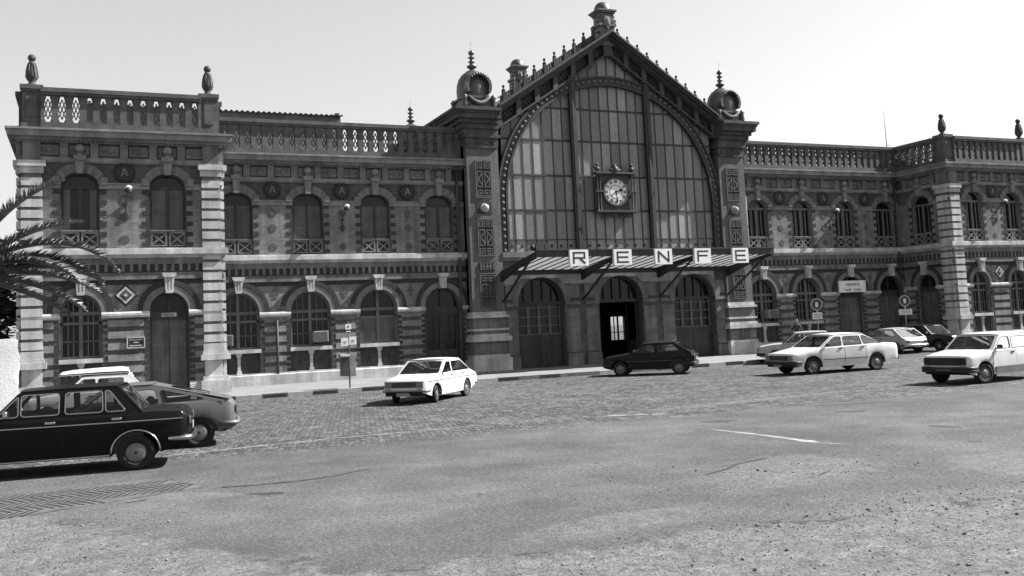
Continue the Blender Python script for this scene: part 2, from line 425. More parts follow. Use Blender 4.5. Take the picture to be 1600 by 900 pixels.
# worn painted lines, stains, cracks, paver patch: sheets a few mm above the ground
def strip(mb, pts, w0, w1, z, seed=0, mi=0, step=.25):
    r = random.Random(seed); P = [Vector(p) for p in pts]; out = []
    for a, b in zip(P[:-1], P[1:]):
        n = max(1, int((b-a).length/step))
        for i in range(n): out.append(a.lerp(b, i/n))
    out.append(P[-1]); n = len(out); vs = []
    for i, p in enumerate(out):
        d = (out[min(i+1,n-1)] - out[max(i-1,0)]).normalized(); q = Vector((-d.y, d.x)); t = i/(n-1)
        w = (w0*(1-t) + w1*t)*.5*(1 + r.uniform(-.35,.35)); e = .25 if i in (0, n-1) else 1
        vs += [(p.x+q.x*w*e, p.y+q.y*w*e, z), (p.x-q.x*w*e, p.y-q.y*w*e, z)]
    mb.add(vs, [(2*i, 2*i+1, 2*i+3, 2*i+2) for i in range(n-1)], mi)
def blot(mb, cx, cy, rx, ry, rot, z, seed, mi=0):
    r = random.Random(seed); vs = []
    for i in range(22):
        a = 2*PI*i/22; q = r.uniform(.6, 1.15); x_, y_ = rx*q*math.cos(a), ry*q*math.sin(a)
        vs.append((cx + x_*math.cos(rot) - y_*math.sin(rot), cy + x_*math.sin(rot) + y_*math.cos(rot), z))
    mb.add(vs, [tuple(range(22))], mi)
wp = mat('worn_road_paint', .19, .9, .3, 3, .45, 30)
mb = MB()
strip(mb, [(-23.2,-22.7),(-21.9,-22.55),(-20.1,-22.3),(-18.2,-22.38),(-16.4,-22.4)], .10, .07, .004, 1)
strip(mb, [(-15.6,-22.3),(-14.6,-22.2)], .07, .05, .004, 2)
strip(mb, [(-13.55,-26.8),(-13.46,-28.4),(-13.48,-29.7)], .10, .20, .004, 3)
strip(mb, [(-13.48,-29.7),(-13.3,-30.2)], .18, .05, .004, 4)
for i_, a_ in enumerate([(-13.4,-22.95,.32,.14,-.5),(-12.95,-23.2,.3,.10,-.55),(-12.6,-23.42,.2,.12,-.4),(-13.1,-22.9,.12,.05,-.5)]): blot(mb, *a_, .004, 70+i_)
strip(mb, [(-13.9,-17.7),(-12.7,-19.5)], .05, .04, .004, 6)
strip(mb, [(-11.2,-18.2),(-9.6,-20.6)], .05, .03, .004, 8)
tag(mb.build('road_marking', wp), kind='structure')
mb = MB()
for i, a in enumerate([(-12.6,-25.75,.36,.16,-.35),(-9.3,-24.2,.26,.14,-.3),(-9.55,-26.3,.42,.14,-.6),(-10.48,-29.5,.32,.13,-1.3),(-11.71,-31.26,.12,.08,-1.2),(-12.0,-23.7,.5,.2,-.4),(-8.2,-25.0,.9,.12,-.3),(-19.9,-30.6,.05,.04,0),(-22.23,-28.6,.24,.13,-.4),(-17.4,-29.2,.06,.05,0),(-24.6,-27.9,.15,.06,0),(-23.9,-28.0,.2,.05,.2)]):
    blot(mb, *a, .004, 20+i)
tag(mb.build('oil_stain', mat('oil_stain', .035, .9, .3, 6, .3, 40)), kind='structure')
mb = MB()
for i, (pts, w0, w1) in enumerate([([(-22.75,-27.55),(-22.3,-27.7),(-21.7,-27.75),(-21.1,-27.65)], .11, .07), ([(-21.1,-27.65),(-20.4,-27.2)], .06, .02),
        ([(-22.48,-28.45),(-22.25,-28.62),(-22.05,-28.7)], .10, .06), ([(-22.1,-33.75),(-21.75,-33.93)], .012, .02), ([(-20.9,-33.9),(-20.5,-33.98)], .02, .01), ([(-16.8,-31.2),(-16.3,-31.0),(-15.9,-30.7),(-15.2,-30.5)], .05, .09),
        ([(-11.5,-20.6),(-10.8,-20.9),(-9.7,-20.7)], .06, .03), ([(-15.7,-32.2),(-15.3,-32.0)], .05, .03)]):
    strip(mb, pts, w0, w1, .006, 40+i, step=.07)
tag(mb.build('crack', mat('crack_soil', .035, .95, .3, 6, .3, 40)), kind='structure')  # flat dark strips along the asphalt cracks
pq = [(-27.5,-26.3),(-23.5,-25.85),(-22.95,-27.35),(-25.3,-28.25),(-27.5,-28.7)]
mb = MB(); mb.add([(q[0],q[1],.005) for q in pq], [(0,1,2,3,4)])
tag(mb.build('paver_patch', mat('paver_patch', .075, .9, .3, 3, .3, 30)), kind='structure')
def inside(x, y):
    for (ax_, ay_), (bx_, by_) in zip(pq, pq[1:]+pq[:1]):
        if (bx_-ax_)*(y-ay_) - (by_-ay_)*(x-ax_) > -.02: return False
    return True
mb = MB(); y = -28.7; n_ = 0
while y < -25.8:
    s_ = .20 if n_ % 2 else -.20; x = -27.6
    while x < -22.7:
        q = [(x, y), (x+.045, y), (x+.045+s_, y+.40), (x+s_, y+.40)]
        if inside(x+s_*.5, y+.2) and inside(x, y+.03) and inside(x+s_, y+.37): mb.add([(c[0], c[1], .009) for c in q], [(0,1,2,3)])
        x += .125
    y += .42; n_ += 1
tag(mb.build('paver_joint', mat('paver_joint', .022, .95)), kind='structure')

# loose stones on the bare patches near the camera
mb = MB(); r = random.Random(11)
for i in range(2600):
    t = r.random()
    if t < .45: cx, cy = r.uniform(-22.5,-14), r.uniform(-36.8,-34.0)
    elif t < .7: cx, cy = r.uniform(-26,-23.5), r.uniform(-32.5,-28.6)
    elif t < .85: cx, cy = r.gauss(-16.5,1.2), r.gauss(-34.3,.6)
    else: cx, cy = r.gauss(-16,1.1), r.gauss(-31.7,.7)
    s = r.uniform(.006, .018) if r.random() < .96 else r.uniform(.02,.035)
    R_ = Matrix.Rotation(r.uniform(0,6.28), 3, 'Z') @ Matrix.Rotation(r.uniform(-.5,.5), 3, 'X')
    mb.cbox((cx, cy, s*.25), s*r.uniform(.8,1.5), s, s*r.uniform(.5,.9), r.choice((0,0,1)), R_, s*.28)
tag(mb.build('gravel', [mat('pale_stone_chip', .19, .9), mat('dark_stone_chip', .05, .9)]), kind='stuff')
# ------------------------------------------------------------------ the station
ST = empty('railway_station', (0,0,0), 0, 'long two storey brick railway station with a gabled iron and glass hall front', 'building')
PY_ = -3.64      # front of the end pavilions
QY = -.67        # front of the central pilasters
def front(y0): return Matrix(((1,0,0,0),(0,-1,0,y0),(0,0,1,0),(0,0,0,1)))         # u -> x, depth outwards -> -y
def leftface(x0): return Matrix(((0,-1,0,x0),(-1,0,0,0),(0,0,1,0),(0,0,0,1)))       # u -> -y, outwards -> -x
def rightface(x0): return Matrix(((0,1,0,x0),(1,0,0,0),(0,0,1,0),(0,0,0,1)))        # u -> y, outwards -> +x

def panel(mb, u0, u1, z0, z1, op, dep=.3, mi=0, zd=None):
    """wall rectangle with one arched opening (cx, hw, zsill, zspring, rise) and its reveals"""
    cx, hw, zs, zp, ri = op; N = 16
    arc = [(cx - hw*math.cos(PI*i/N), zp + ri*math.sin(PI*i/N)) for i in range(N+1)]
    q = lambda a, b, c, d, m_=mi: mb.add([(a,0,b),(c,0,b),(c,0,d),(a,0,d)], [(0,1,2,3)], m_)
    md = 1 if zd else mi
    if zd:
        for a, c in ((u0, cx-hw), (cx+hw, u1)): q(a, z0, c, zd); q(a, zd, c, z1, 1)
    else: q(u0, z0, cx-hw, z1); q(cx+hw, z0, u1, z1)
    if zs > z0: q(cx-hw, z0, cx+hw, zs)
    for (a, b), (c, d) in zip(arc[:-1], arc[1:]):
        mb.add([(a,0,b),(c,0,d),(c,0,z1),(a,0,z1)], [(0,1,2,3)], md)
        mb.add([(a,0,b),(c,0,d),(c,-dep,d),(a,-dep,b)], [(0,1,2,3)], mi)
    for s in (-1, 1):
        x_ = cx + s*hw
        mb.add([(x_,0,zs),(x_,0,zp),(x_,-dep,zp),(x_,-dep,zs)], [(0,1,2,3)], mi)
    mb.add([(cx-hw,0,zs),(cx+hw,0,zs),(cx+hw,-dep,zs),(cx-hw,-dep,zs)], [(0,1,2,3)], mi)
def archpoly(cx, hw, zs, zp, ri, N=14):
    return [(cx-hw, zs), (cx+hw, zs)] + [(cx + hw*math.cos(PI*i/N), zp + ri*math.sin(PI*i/N)) for i in range(N+1)]
def plate(mb, poly, d, mi=0):
    mb.add([(p[0], d, p[1]) for p in poly], [tuple(range(len(poly)))], mi)
def archbar(mb, cx, hw, zp, ri, d0, d1, w, N=14):
    P = lambda t, h, r_: (cx + h*math.cos(t), zp + r_*math.sin(t))
    for i in range(N):
        a, b = PI*i/N, PI*(i+1)/N
        mb.prism([P(a,hw-w,ri-w), P(a,hw,ri), P(b,hw,ri), P(b,hw-w,ri-w)], d0, d1)
def upper_window(tf, cx, hw, zs, zp, ri, kind):
    mb = MB(tf); D = -.24
    mb.box(cx-hw, cx-hw+.09, D, D+.07, zs, zp); mb.box(cx+hw-.09, cx+hw, D, D+.07, zs, zp)
    archbar(mb, cx, hw, zp, ri, D, D+.07, .09)
    mb.box(cx-.06, cx+.06, D-.004, D+.09, zs, zp-.05); mb.box(cx-hw, cx+hw, D-.002, D+.08, zp-.12, zp)
    mb.box(cx-hw, cx+hw, D-.003, D+.05, zs, zs+.12)
    if kind == 'glass':
        for s in (-1, 1):
            mb.box(cx+s*hw*.52-.03, cx+s*hw*.52+.03, D+.001, D+.06, zs+.12, zp-.12)
    fr = mb.build('window', M['frame'] if kind == 'glass' else M['wood2'], ST)
    g = MB(tf); plate(g, archpoly(cx, hw, zs, zp, ri), D-.02); g.build('pane', M['wglass'], fr)
    if kind == 'shutter':
        for s in (-1, 1):
            m2 = MB(tf); a, b = sorted((cx+s*.065, cx+s*(hw-.09)))
            m2.box(a, b, D+.005, D+.045, zs+.12, zp-.12)
            for e in (a, b-.07): m2.box(e, e+.07, D+.045, D+.062, zs+.12, zp-.12)
            for zz in (zs+.12, (zs+zp)/2, zp-.2): m2.box(a+.07, b-.07, D+.045, D+.06, zz, zz+.08)
            n = 26
            for i in range(n):
                z_ = zs+.22 + (zp-zs-.5)*i/n
                m2.box(a+.07, b-.07, D+.045, D+.055, z_, z_+.03)
            m2.build('shutter', M['shutter'], fr)
    elif kind == 'half':
        for s in (-1, 1):
            m2 = MB(tf); a, b = sorted((cx+s*(hw*.52), cx+s*(hw-.09)))
            m2.box(a, b, D+.01, D+.05, zs+.12, zp-.12); m2.build('shutter', M['shutter'], fr)
    m3 = MB(tf); r0, r1 = zs+.04, zs+.62
    for a, b in ((cx-hw+.02, cx-.03), (cx+.03, cx+hw-.02)):
        m3.box(a, b, -.10, -.05, r1-.09, r1); m3.box(a, b, -.10, -.05, r0, r0+.06)
        m3.box(a, a+.07, -.098, -.052, r0, r1); m3.box(b-.07, b, -.098, -.052, r0, r1)
        m3.bar((a,-.075,r0+.03), (b,-.075,r1-.05), .06, .035); m3.bar((a,-.076,r1-.05), (b,-.076,r0+.03), .06, .035)
    m3.box(cx-hw, cx+hw, -.13, -.02, r1, r1+.05)
    m3.build('window_railing', M['frame2'] if kind != 'shutter' else M['stone3'], fr)
    return fr
def lower_window(tf, cx, hw, zs, zp, ri, kind):
    mb = MB(tf); D = -.26
    mb.box(cx-hw, cx-hw+.09, D, D+.07, zs, zp); mb.box(cx+hw-.09, cx+hw, D, D+.07, zs, zp)
    archbar(mb, cx, hw, zp, ri, D, D+.07, .09)
    mb.box(cx-.065, cx+.065, D-.004, D+.09, zs, zp+ri-.08); mb.box(cx-hw, cx+hw, D-.002, D+.08, zp-.08, zp+.05)
    mb.box(cx-hw, cx+hw, D-.001, D+.07, zp-.42, zp-.33); mb.box(cx-hw, cx+hw, D-.003, D+.06, zs, zs+.1)
    if kind == 'window':
        for s in (-1, 1):
            a, b = cx+s*.065, cx+s*(hw-.09)
            for t in (1/3, 2/3):
                x_ = a+(b-a)*t; top = zp + ri*math.sqrt(max(0, 1-((x_-cx)/hw)**2)) - .05
                mb.box(x_-.018, x_+.018, D+.002, D+.04, zs+.1, top)
            zz = (zs+zp-.4)/2
            mb.box(min(a,b), max(a,b), D+.003, D+.04, zz-.018, zz+.018)
    fr = mb.build('window', M['frame'], ST)
    g = MB(tf); plate(g, archpoly(cx, hw, zs, zp, ri), D-.02); g.build('pane', M['wglass'], fr)
    if kind == 'boarded':
        m2 = MB(tf)
        for s in (-1, 1):
            a, b = sorted((cx+s*.07, cx+s*(hw-.09)))
            m2.box(a, b, D+.012, D+.05, zs+.1, zp-.42)
            for i in range(6):
                x_ = a + (b-a)*(i+.5)/6
                m2.box(x_-.012, x_+.012, D+.05, D+.062, zs+.12, zp-.44)
        m2.build('shutter', M['shutter'], fr)
    s_ = MB(tf); s_.box(cx-hw-.04, cx+hw+.04, -.2, .07, zs-.16, zs); s_.build('window_sill', M['stone'], fr)
    d = MB(tf); plate(d, [(cx-hw, .6), (cx+hw, .6), (cx+hw, zs-.1), (cx-hw, zs-.1)], -.14)
    for s in (-1, 1):
        c_ = cx + s*hw*.52
        for k in range(6):
            a0 = 2*PI*k/6
            d.bar((c_,-.13,1.07), (c_+.2*math.cos(a0), -.13, 1.07+.3*math.sin(a0)), .03, .03)
        d.box(c_-hw*.36, c_+hw*.36, -.142, -.125, 1.36, 1.40); d.box(c_-hw*.36, c_+hw*.36, -.142, -.125, .72, .76)
    d.build('apron_panel', M['dado'], fr)
    c = MB(tf); c.box(cx-.10, cx+.10, -.14, -.02, .62, .80); c.box(cx-.065, cx+.065, -.139, -.04, .8, zs-.34); c.prism([(cx-.07,zs-.34),(cx+.07,zs-.34),(cx+.13,zs-.22),(cx+.13,zs-.16),(cx-.13,zs-.16),(cx-.13,zs-.22)], -.138, -.01)
    c.build('colonnette', M['stone'], fr)
    return fr
def door(tf, cx, hw, zp, ri, glazed, zb=.14):
    D = -.28
    mb = MB(tf)
    mb.box(cx-hw, cx-hw+.09, D, D+.08, zb, zp); mb.box(cx+hw-.09, cx+hw, D, D+.08, zb, zp); archbar(mb, cx, hw, zp, ri, D, D+.08, .09)
    mb.box(cx-hw, cx+hw, D-.002, D+.1, zp-.34, zp-.02); mb.box(cx-.06, cx+.06, D-.002, D+.07, zp, zp+ri-.06)
    fr = mb.build('door', M['wood2'], ST)
    g = MB(tf); plate(g, archpoly(cx, hw, zp-.05, zp, ri), D-.01); g.build('fanlight', M['wglass'], fr)
    for s in (-1, 1):
        m2 = MB(tf); a, b = sorted((cx+s*.012, cx+s*(hw-.09))); top = zp-.34
        if glazed:
            m2.box(a, b, D, D+.05, zb, 1.25); m2.box(a, a+.1, D+.001, D+.051, 1.25, top); m2.box(b-.1, b, D+.001, D+.051, 1.25, top); m2.box(a+.1, b-.1, D, D+.05, top-.1, top)
            for zz in (1.8, 2.35): m2.box(a+.1, b-.1, D+.005, D+.04, zz-.015, zz+.015)
            m2.box((a+b)/2-.015, (a+b)/2+.015, D+.006, D+.04, 1.25, top-.1)
            gg = MB(tf); plate(gg, [(a,1.2),(b,1.2),(b,top),(a,top)], D-.005)
            l_ = m2.build('door_leaf', M['wood2'], fr); gg.build('pane', M['wglass'], fr)
        else:
            m2.box(a, b, D, D+.05, zb, top)
            n = 5
            for i in range(n+1):
                x_ = a + (b-a)*i/n; m2.box(max(a, x_-.02), min(b, x_+.02), D+.05, D+.065, zb, top)
            for zz in (zb, 1.1, 2.0): m2.box(a, b, D+.05, D+.072, zz, zz+.14)
            m2.build('door_leaf', M['doorwood'], fr)
    return fr
def keystone(tf, cx, z0, z1, ball, w=.2, dep=.24):
    mb = MB(tf)
    mb.prism([(cx-w*.55,z0),(cx+w*.55,z0),(cx+w*.8,z1-.17),(cx-w*.8,z1-.17)], .0, dep*.8)
    mb.prism([(cx-w*.8,z1-.17),(cx+w*.8,z1-.17),(cx+w*1.1,z1-.08),(cx+w*1.1,z1),(cx-w*1.1,z1),(cx-w*1.1,z1-.08)], .0, dep+.03)
    if ball:
        mb.box(cx-.09, cx+.09, .02, dep*.8, z1, z1+.1); mb.ball((cx, dep*.55, z1+.27), .17)
    else:
        for s in (-.5, 0, .5): mb.box(cx+s*w-.03, cx+s*w+.03, dep*.8, dep*.8+.04, z0+.05, z1-.2)
        mb.box(cx-w*.55, cx+w*.55, dep*.8, dep*.8+.07, z0, z0+.12)
    mb.build('keystone', M['stone2'] if ball else M['stone'], ST)
def medallion(tf, cx, cz):
    mb = MB(tf)
    mb.lathe([(.34,0),(.34,.05),(.28,.09),(.22,.06),(.0,.06)], cx, 0, 20, 0, 'y', False, cz)
    for k in range(20):
        a = 2*PI*k/20; mb.ball((cx+.355*math.cos(a), .04, cz+.355*math.sin(a)), .045, 6, 5)
    o = mb.build('medallion', M['medallion'], ST)
    t = MB(tf)
    for s in (-1, 1): t.bar((cx+s*.11,.085,cz-.14), (cx+s*.012,.085,cz+.16), .045, .03)
    t.box(cx-.07, cx+.07, .07, .10, cz-.06, cz-.02); t.build('letter', M['stone2'], o)

def quoin_pier(tf, u0, u1, z0=.14):
    """rusticated corner pilaster with its base"""
    mb = MB(tf); d = .12; c = (u0+u1)/2; w = (u1-u0)/2
    mb.box(u0-.14, u1+.14, -.02, d+.16, z0, .64); mb.box(u0-.06, u1+.06, -.02, d+.07, .64, .80)
    mb.box(u0+.02, u1-.02, -.02, d+.02, .80, 1.42)
    mb.box(u0-.13, u1+.13, -.02, d+.16, 1.42, 1.64); mb.box(u0-.06, u1+.06, -.02, d+.08, 1.64, 1.76); mb.box(u0-.02, u1+.02, -.02, d+.04, 1.76, 2.05)
    z = 2.10
    while z < 8.45:
        if not (5.2 < z+.15 < 5.3):
            mb.box(u0, u1, -.02, d+.037, z, z+.29)
        z += .40
    mb.box(u0-.05, u1+.05, -.02, d+.06, 8.55, 8.8); mb.box(u0-.12, u1+.12, -.02, d+.14, 8.8, 9.02)
    mb.build('quoin_pilaster', M['stone'], ST)
    m2 = MB(tf); m2.box(u0+.03, u1-.03, -.01, d-.033, 2.05, 8.55); m2.box(u0+.05, u1-.05, -.03, d+.04, 9.02, 9.9)
    m2.build('pilaster_core', M['stone3'], ST)
def vase(tf, u, d, z, h=1.26):
    mb = MB(tf)
    k = h/1.26
    prof = [(.26,0),(.26,.05),(.14,.10),(.11,.17),(.19,.27),(.215,.38),(.19,.58),(.135,.84),(.15,.88),(.11,.92),(.10,.96)]
    mb.lathe([(r_*k, z_*k) for r_, z_ in prof], u, d, 12, 0, 'z', True, z)
    mb.ball((u, d, z+1.09*k), .145*k)
    for q in range(6):
        a = 2*PI*q/6; mb.tube([(u+.2*k*math.cos(a), d+.2*k*math.sin(a), z+.34*k), (u+.185*k*math.cos(a), d+.185*k*math.sin(a), z+.6*k), (u+.13*k*math.cos(a), d+.13*k*math.sin(a), z+.85*k)], .028, 5)
    mb.build('vase_finial', M['finial'], ST)
def pedestal(tf, u, d, w=.62):
    mb = MB(tf); h = w/2
    mb.box(u-h-.05, u+h+.05, d-h-.05, d+h+.05, 10.2, 10.45); mb.box(u-h, u+h, d-h, d+h, 10.45, 11.62)
    mb.box(u-h-.04, u+h+.04, d-h-.04, d+h+.04, 11.62, 11.72); mb.box(u-h-.08, u+h+.08, d-h-.08, d+h+.08, 11.72, 11.88)
    mb.box(u-h*.6, u+h*.6, d+h, d+h+.03, 10.65, 11.45)
    mb.build('parapet_pedestal', M['ornament'], ST)
def balustrade(tf, u0, u1, d=.02, pitch=.485):
    mb = MB(tf)
    mb.box(u0, u1, d-.13, d+.13, 10.2, 10.47); mb.box(u0, u1, d-.16, d+.16, 11.5, 11.6); mb.box(u0, u1, d-.21, d+.21, 11.6, 11.76)
    n = max(1, round((u1-u0)/pitch)); p = (u1-u0)/n
    for i in range(n+1):
        u = u0 + p*i
        a, b = max(u0, u-.118), min(u1, u+.118)
        mb.box(a, b, d-.09, d+.09, 10.47, 11.5)
        if i < n:
            c = u+p/2; g = p/2-.118
            for s in (-1, 1):
                mb.prism([(c+s*g,11.5),(c+s*g,11.22),(c+s*g*.4,11.5)], d-.07, d+.07)
                mb.prism([(c+s*g,10.47),(c+s*g,10.62),(c+s*g*.5,10.47)], d-.07, d+.07)
                mb.bar((c+s*g,d,10.98), (c,d,11.36), .035, .05); mb.bar((c-s*g,d+.001,10.98), (c,d+.001,10.6), .035, .05)
                mb.bar((c+s*g,d+.002,11.3), (c,d+.002,10.98), .035, .05); mb.bar((c+s*g,d+.003,10.66), (c,d+.003,10.98), .035, .05)
    mb.build('balustrade', M['ornament'], ST)
def cornice(tf, u0, u1, e0=0., e1=0.):
    """main cornice; e0, e1 lengthen the overhanging slabs at the ends"""
    mb = MB(tf)
    for z0, z1, dd in ((9.72,9.80,.12),(9.80,9.90,.22),(9.90,10.12,.44),(10.12,10.2,.50)):
        mb.box(u0-e0*dd, u1+e1*dd, -.05, dd, z0, z1)
    mb.build('cornice', M['stone2'], ST)
    m2 = MB(tf); u = u0+.06; pts = [(u0, 9.805), (u0, 9.79)]
    while u+.07 < u1-.02:
        pts += [(u, 9.79), (u, 9.71), (u+.07, 9.71), (u+.07, 9.79)]; u += .16
    pts += [(u1, 9.79), (u1, 9.805)]
    m2.prism(pts, .09, .19)
    m2.build('dentil_course', M['stone3'], ST)
def frieze(tf, u0, u1, first, pitch=1.04):
    mb = MB(tf); mb.box(u0, u1, -.02, .10, 9.02, 9.18)
    mb.box(u0, u1, -.02, .06, 8.975, 9.02)
    mb.build('frieze_moulding', M['stone2'], ST)
    u = first
    while u - pitch > u0: u -= pitch
    while u < u1+.2:
        a, b = max(u0, u-.14), min(u1, u+.14)
        if b > a:
            m2 = MB(tf); m2.prismx([(-.02,9.18),(.08,9.18),(.08,9.6),(.11,9.6),(.11,9.72),(-.02,9.72)], a, b); m2.build('frieze_block', M['stone2b'], ST)
        c = u+pitch/2
        if c+.25 < u1 and c-.25 > u0:
            m3 = MB(tf); m3.box(max(u0,c-.34), min(u1,c+.34), 0, .035, 9.26, 9.64)
            m3.ball((c, .03, 9.45), .11, 8, 5)
            for s in (-1,1): m3.ball((c+s*.22, .03, 9.45), .06, 6, 4)
            m3.build('frieze_panel', M['stone3'], ST)
        u += pitch
def courses(tf, u0, u1, e0=0, e1=0):
    """string course between the storeys, with its dentil band and lower moulding"""
    mb = MB(tf)
    for z0, z1, dd in ((5.40,5.46,.10),(5.46,5.52,.17),(5.52,5.70,.26),(5.70,5.76,.21)):
        mb.box(u0-e0*dd, u1+e1*dd, -.02, dd, z0, z1)
    mb.build('string_course', M['stone'], ST)
    m2 = MB(tf); m2.box(u0-e0*.05, u1+e1*.05, -.02, .05, 5.2, 5.40); m2.box(u0-e0*.1, u1+e1*.1, -.02, .1, 4.58, 4.74); m2.box(u0-e0*.06, u1+e1*.06, -.02, .06, 4.74, 4.84)
    m2.build('lower_moulding', M['stone3'], ST)
    m3 = MB(tf); m3.box(u0, u1, -.02, .02, 4.84, 5.2); m3.box(u0, u1, -.02, .03, 4.40, 4.58); m3.build('dark_band', M['darkbrick'], ST)  # dentil backing; the lower strip is painted shade under the moulding
    m4 = MB(tf); u = u0+.12; pts = [(u0, 5.205), (u0, 5.16)]
    while u+.11 < u1-.02:
        pts += [(u, 5.16), (u, 4.88), (u+.11, 4.88), (u+.11, 5.16)]; u += .295
    pts += [(u1, 5.16), (u1, 5.205)]
    m4.prism(pts, .01, .058)
    m4.build('dentil_band', M['stone3'], ST)
def dressings(tf, u0, u1, wins, P, lower_open):
    """dark toothed brick beside the openings, light bands on the ground floor piers, rosettes"""
    hu, hl = P['hu'], P['hl']
    ro = MB(tf)
    def jamb(cx, s, hw_, z0, z1, pitch, tall, wide):
        e = cx + s*(hw_+.002); pts = [(e, z0)]; z = z0
        if not (u0-.01 < e+s*.1 < u1+.01): return
        far = max(u0, min(u1, e+s*wide))
        while z < z1:
            pts += [(far, z), (far, min(z+tall, z1)), (e+s*.03, min(z+tall, z1)), (e+s*.03, min(z+pitch, z1))]; z += pitch
        pts.append((e, z1))
        j = MB(tf); n = len(pts)
        j.prism(pts, -.03, .022); j.build('toothed_jamb', M['darkbrick'], ST)
    for cx in wins:
        for s in (-1, 1):
            jamb(cx, s, hu, 5.82, P['zu']-.13, .40, .17, .26); jamb(cx, s, hl, .68, P['zl']-.28, .235, .12, .2)
    edges = [u0] + [e for cx in wins for e in (cx-hl, cx+hl)] + [u1]
    for a, c in zip(edges[0::2], edges[1::2]):
        a_, c_ = a + (.21 if a != u0 else 0), c - (.21 if c != u1 else 0)
        if c_-a_ < .15: continue
        z = .68; b = MB(tf); pr = [(-.03, z)]
        while z < P['zl']-.45:
            pr += [(.035, z), (.035, z+.25), (.006, z+.25), (.006, z+.43)]; z += .43
        pr += [(-.03, z)]
        b.prismx([(q[0], q[1]) for q in pr], a_, c_)
        for q in range(4, len(pr)-1, 4): b.m[2+q-1] = 1
        b.build('pier_bands', [M['brick2'], M['brickband']], ST)
    for x0, x1 in zip(wins[:-1], wins[1:]):
        c = (x0+x1)/2
        for z in (6.1, 6.95, 7.62):
            ro.box(c-.12, c+.12, 0, .02, z-.12, z+.12); ro.box(c-.17, c+.17, 0, .016, z-.05, z+.05); ro.box(c-.05, c+.05, 0, .016, z-.17, z+.17)
        for z in (4.05,): ro.box(c-.06, c+.06, 0, .02, z-.22, z+.22); ro.box(c-.17, c+.17, 0, .018, z-.05, z+.05)
    if ro.v: ro.build('wall_rosettes', M['rosette'], ST)
    # plinth, leaving doors free
    xs = [u0]
    for i, cx in enumerate(wins):
        if lower_open[i] == 'door': xs += [cx-hl, cx+hl]
    xs.append(u1)
    for a, c in zip(xs[0::2], xs[1::2]):
        p = MB(tf); p.prismx([(-.16,.10),(.14,.10),(.14,.57),(.10,.61),(.10,.66),(-.16,.66)], a, c); p.build('plinth', M['stone'], ST)
    # impost bands
    ue = [u0] + [e for cx in wins for e in (cx-hu, cx+hu)] + [u1]
    for a, c in zip(ue[0::2], ue[1::2]):
        if c-a < .1: continue
        im = MB(tf); zz = P['zu']; im.prismx([(-.05,zz-.12),(.05,zz-.12),(.05,zz+.04),(.09,zz+.06),(.09,zz+.10),(-.05,zz+.10)], a, c); im.build('impost_course', M['stone2'], ST)
    for a, c in zip(edges[0::2], edges[1::2]):
        if c-a < .1: continue
        im = MB(tf); zz = P['zl']
        im.prismx([(-.05,zz-.22),(.05,zz-.22),(.11,zz-.19),(.145,zz-.13),(.145,zz-.06),(.11,zz),(-.05,zz)], a, c); im.build('impost', M['stone'], ST)
    for cx in wins:
        s = MB(tf)
        n = 13; ez = P['ru']/P['hu']
        for i in range(n):
            t0, t1 = PI*i/n, PI*(i+1)/n
            f_ = lambda t, k: (cx + (hu+k)*math.cos(t), P['zu'] + .10*(k > .1) + (P['ru']+k*.95)*math.sin(t))
            s.prism([f_(t0,0), f_(t0,.25), f_(t1,.25), f_(t1,0)], -.05, .06 if i % 2 else .075, i % 2)
        for q in (-1, 1): s.cbox((cx+q*(hu+.17), .06, P['zu']+.16), .3, .12, .32, 0, None, .05)
        s.build('arch_surround', [M['stone2b'], M['stone3']], ST)
        a = MB(tf); a.ring(cx, P['zl'], 0, PI, hl, hl+.25, -.05, .07, 18, 0, P['rl']/hl)
        a.build('archivolt', M['stone2b'], ST)
        a = MB(tf); a.ring(cx, P['zl']+.001, 0, PI, hl+.25, hl+.44, -.05, .09, 18, 0, (P['rl']+.02)/hl)
        a.build('label_moulding', M['darkbrick'], ST)
def segment(tf, u0, u1, wins, P, upk, lok, first, pitch=1.04, e0=0, e1=0, bal=None, med=True):
    cuts = [u0] + [(a+b)/2 for a, b in zip(wins[:-1], wins[1:])] + [u1]
    wl = MB(tf)
    for i, cx in enumerate(wins):
        panel(wl, cuts[i], cuts[i+1], 5.3, 10.2, (cx, P['hu'], 5.80, P['zu'], P['ru']), zd=P['zu']+.05)
        zs = .14 if lok[i] in ('door','glazed_door') else .60
        panel(wl, cuts[i], cuts[i+1], 0, 5.3, (cx, P['hl'], zs, P['zl'], P['rl']), .32)
    wl.build('wall', [M['brick'], M['brickband']], ST)
    dressings(tf, u0, u1, wins, P, ['door' if 'door' in k else k for k in lok])
    cornice(tf, u0, u1, e0, e1); frieze(tf, u0, u1, first, pitch); courses(tf, u0, u1, e0, e1)
    if bal: balustrade(tf, *bal)
    for i, cx in enumerate(wins):
        upper_window(tf, cx, P['hu'], 5.80, P['zu'], P['ru'], upk[i])
        if lok[i] == 'door': door(tf, cx, P['hl'], P['zl'], P['rl'], False)
        elif lok[i] == 'glazed_door': door(tf, cx, P['hl'], P['zl'], P['rl'], True)
        else: lower_window(tf, cx, P['hl'], 1.70, P['zl'], P['rl'], lok[i])
        keystone(tf, cx, P['zu']+P['ru']-.06, 9.24, True)
        keystone(tf, cx, P['zl']+P['rl']-.05, 4.80, False, .23, .28)
    if med:
        for a, b in zip(wins[:-1], wins[1:]): medallion(tf, (a+b)/2, 8.64)
M['brick2'] = brick_mat('banded_brick', .19, .145, .2, .3, .12, .012)
M['stone2b'] = mat('voussoir_stone', .135, .85, .2, 3, .15, 45, .2)
M['finial'] = mat('sooted_finial', .035, .7, .4, 8, .2, 40, spec=.4)
M['rosette'] = mat('rosette_brick', .075, .9, .25, 6, .2, 60)
M['medallion'] = mat('medallion_glaze', .026, .6, .2, 6)
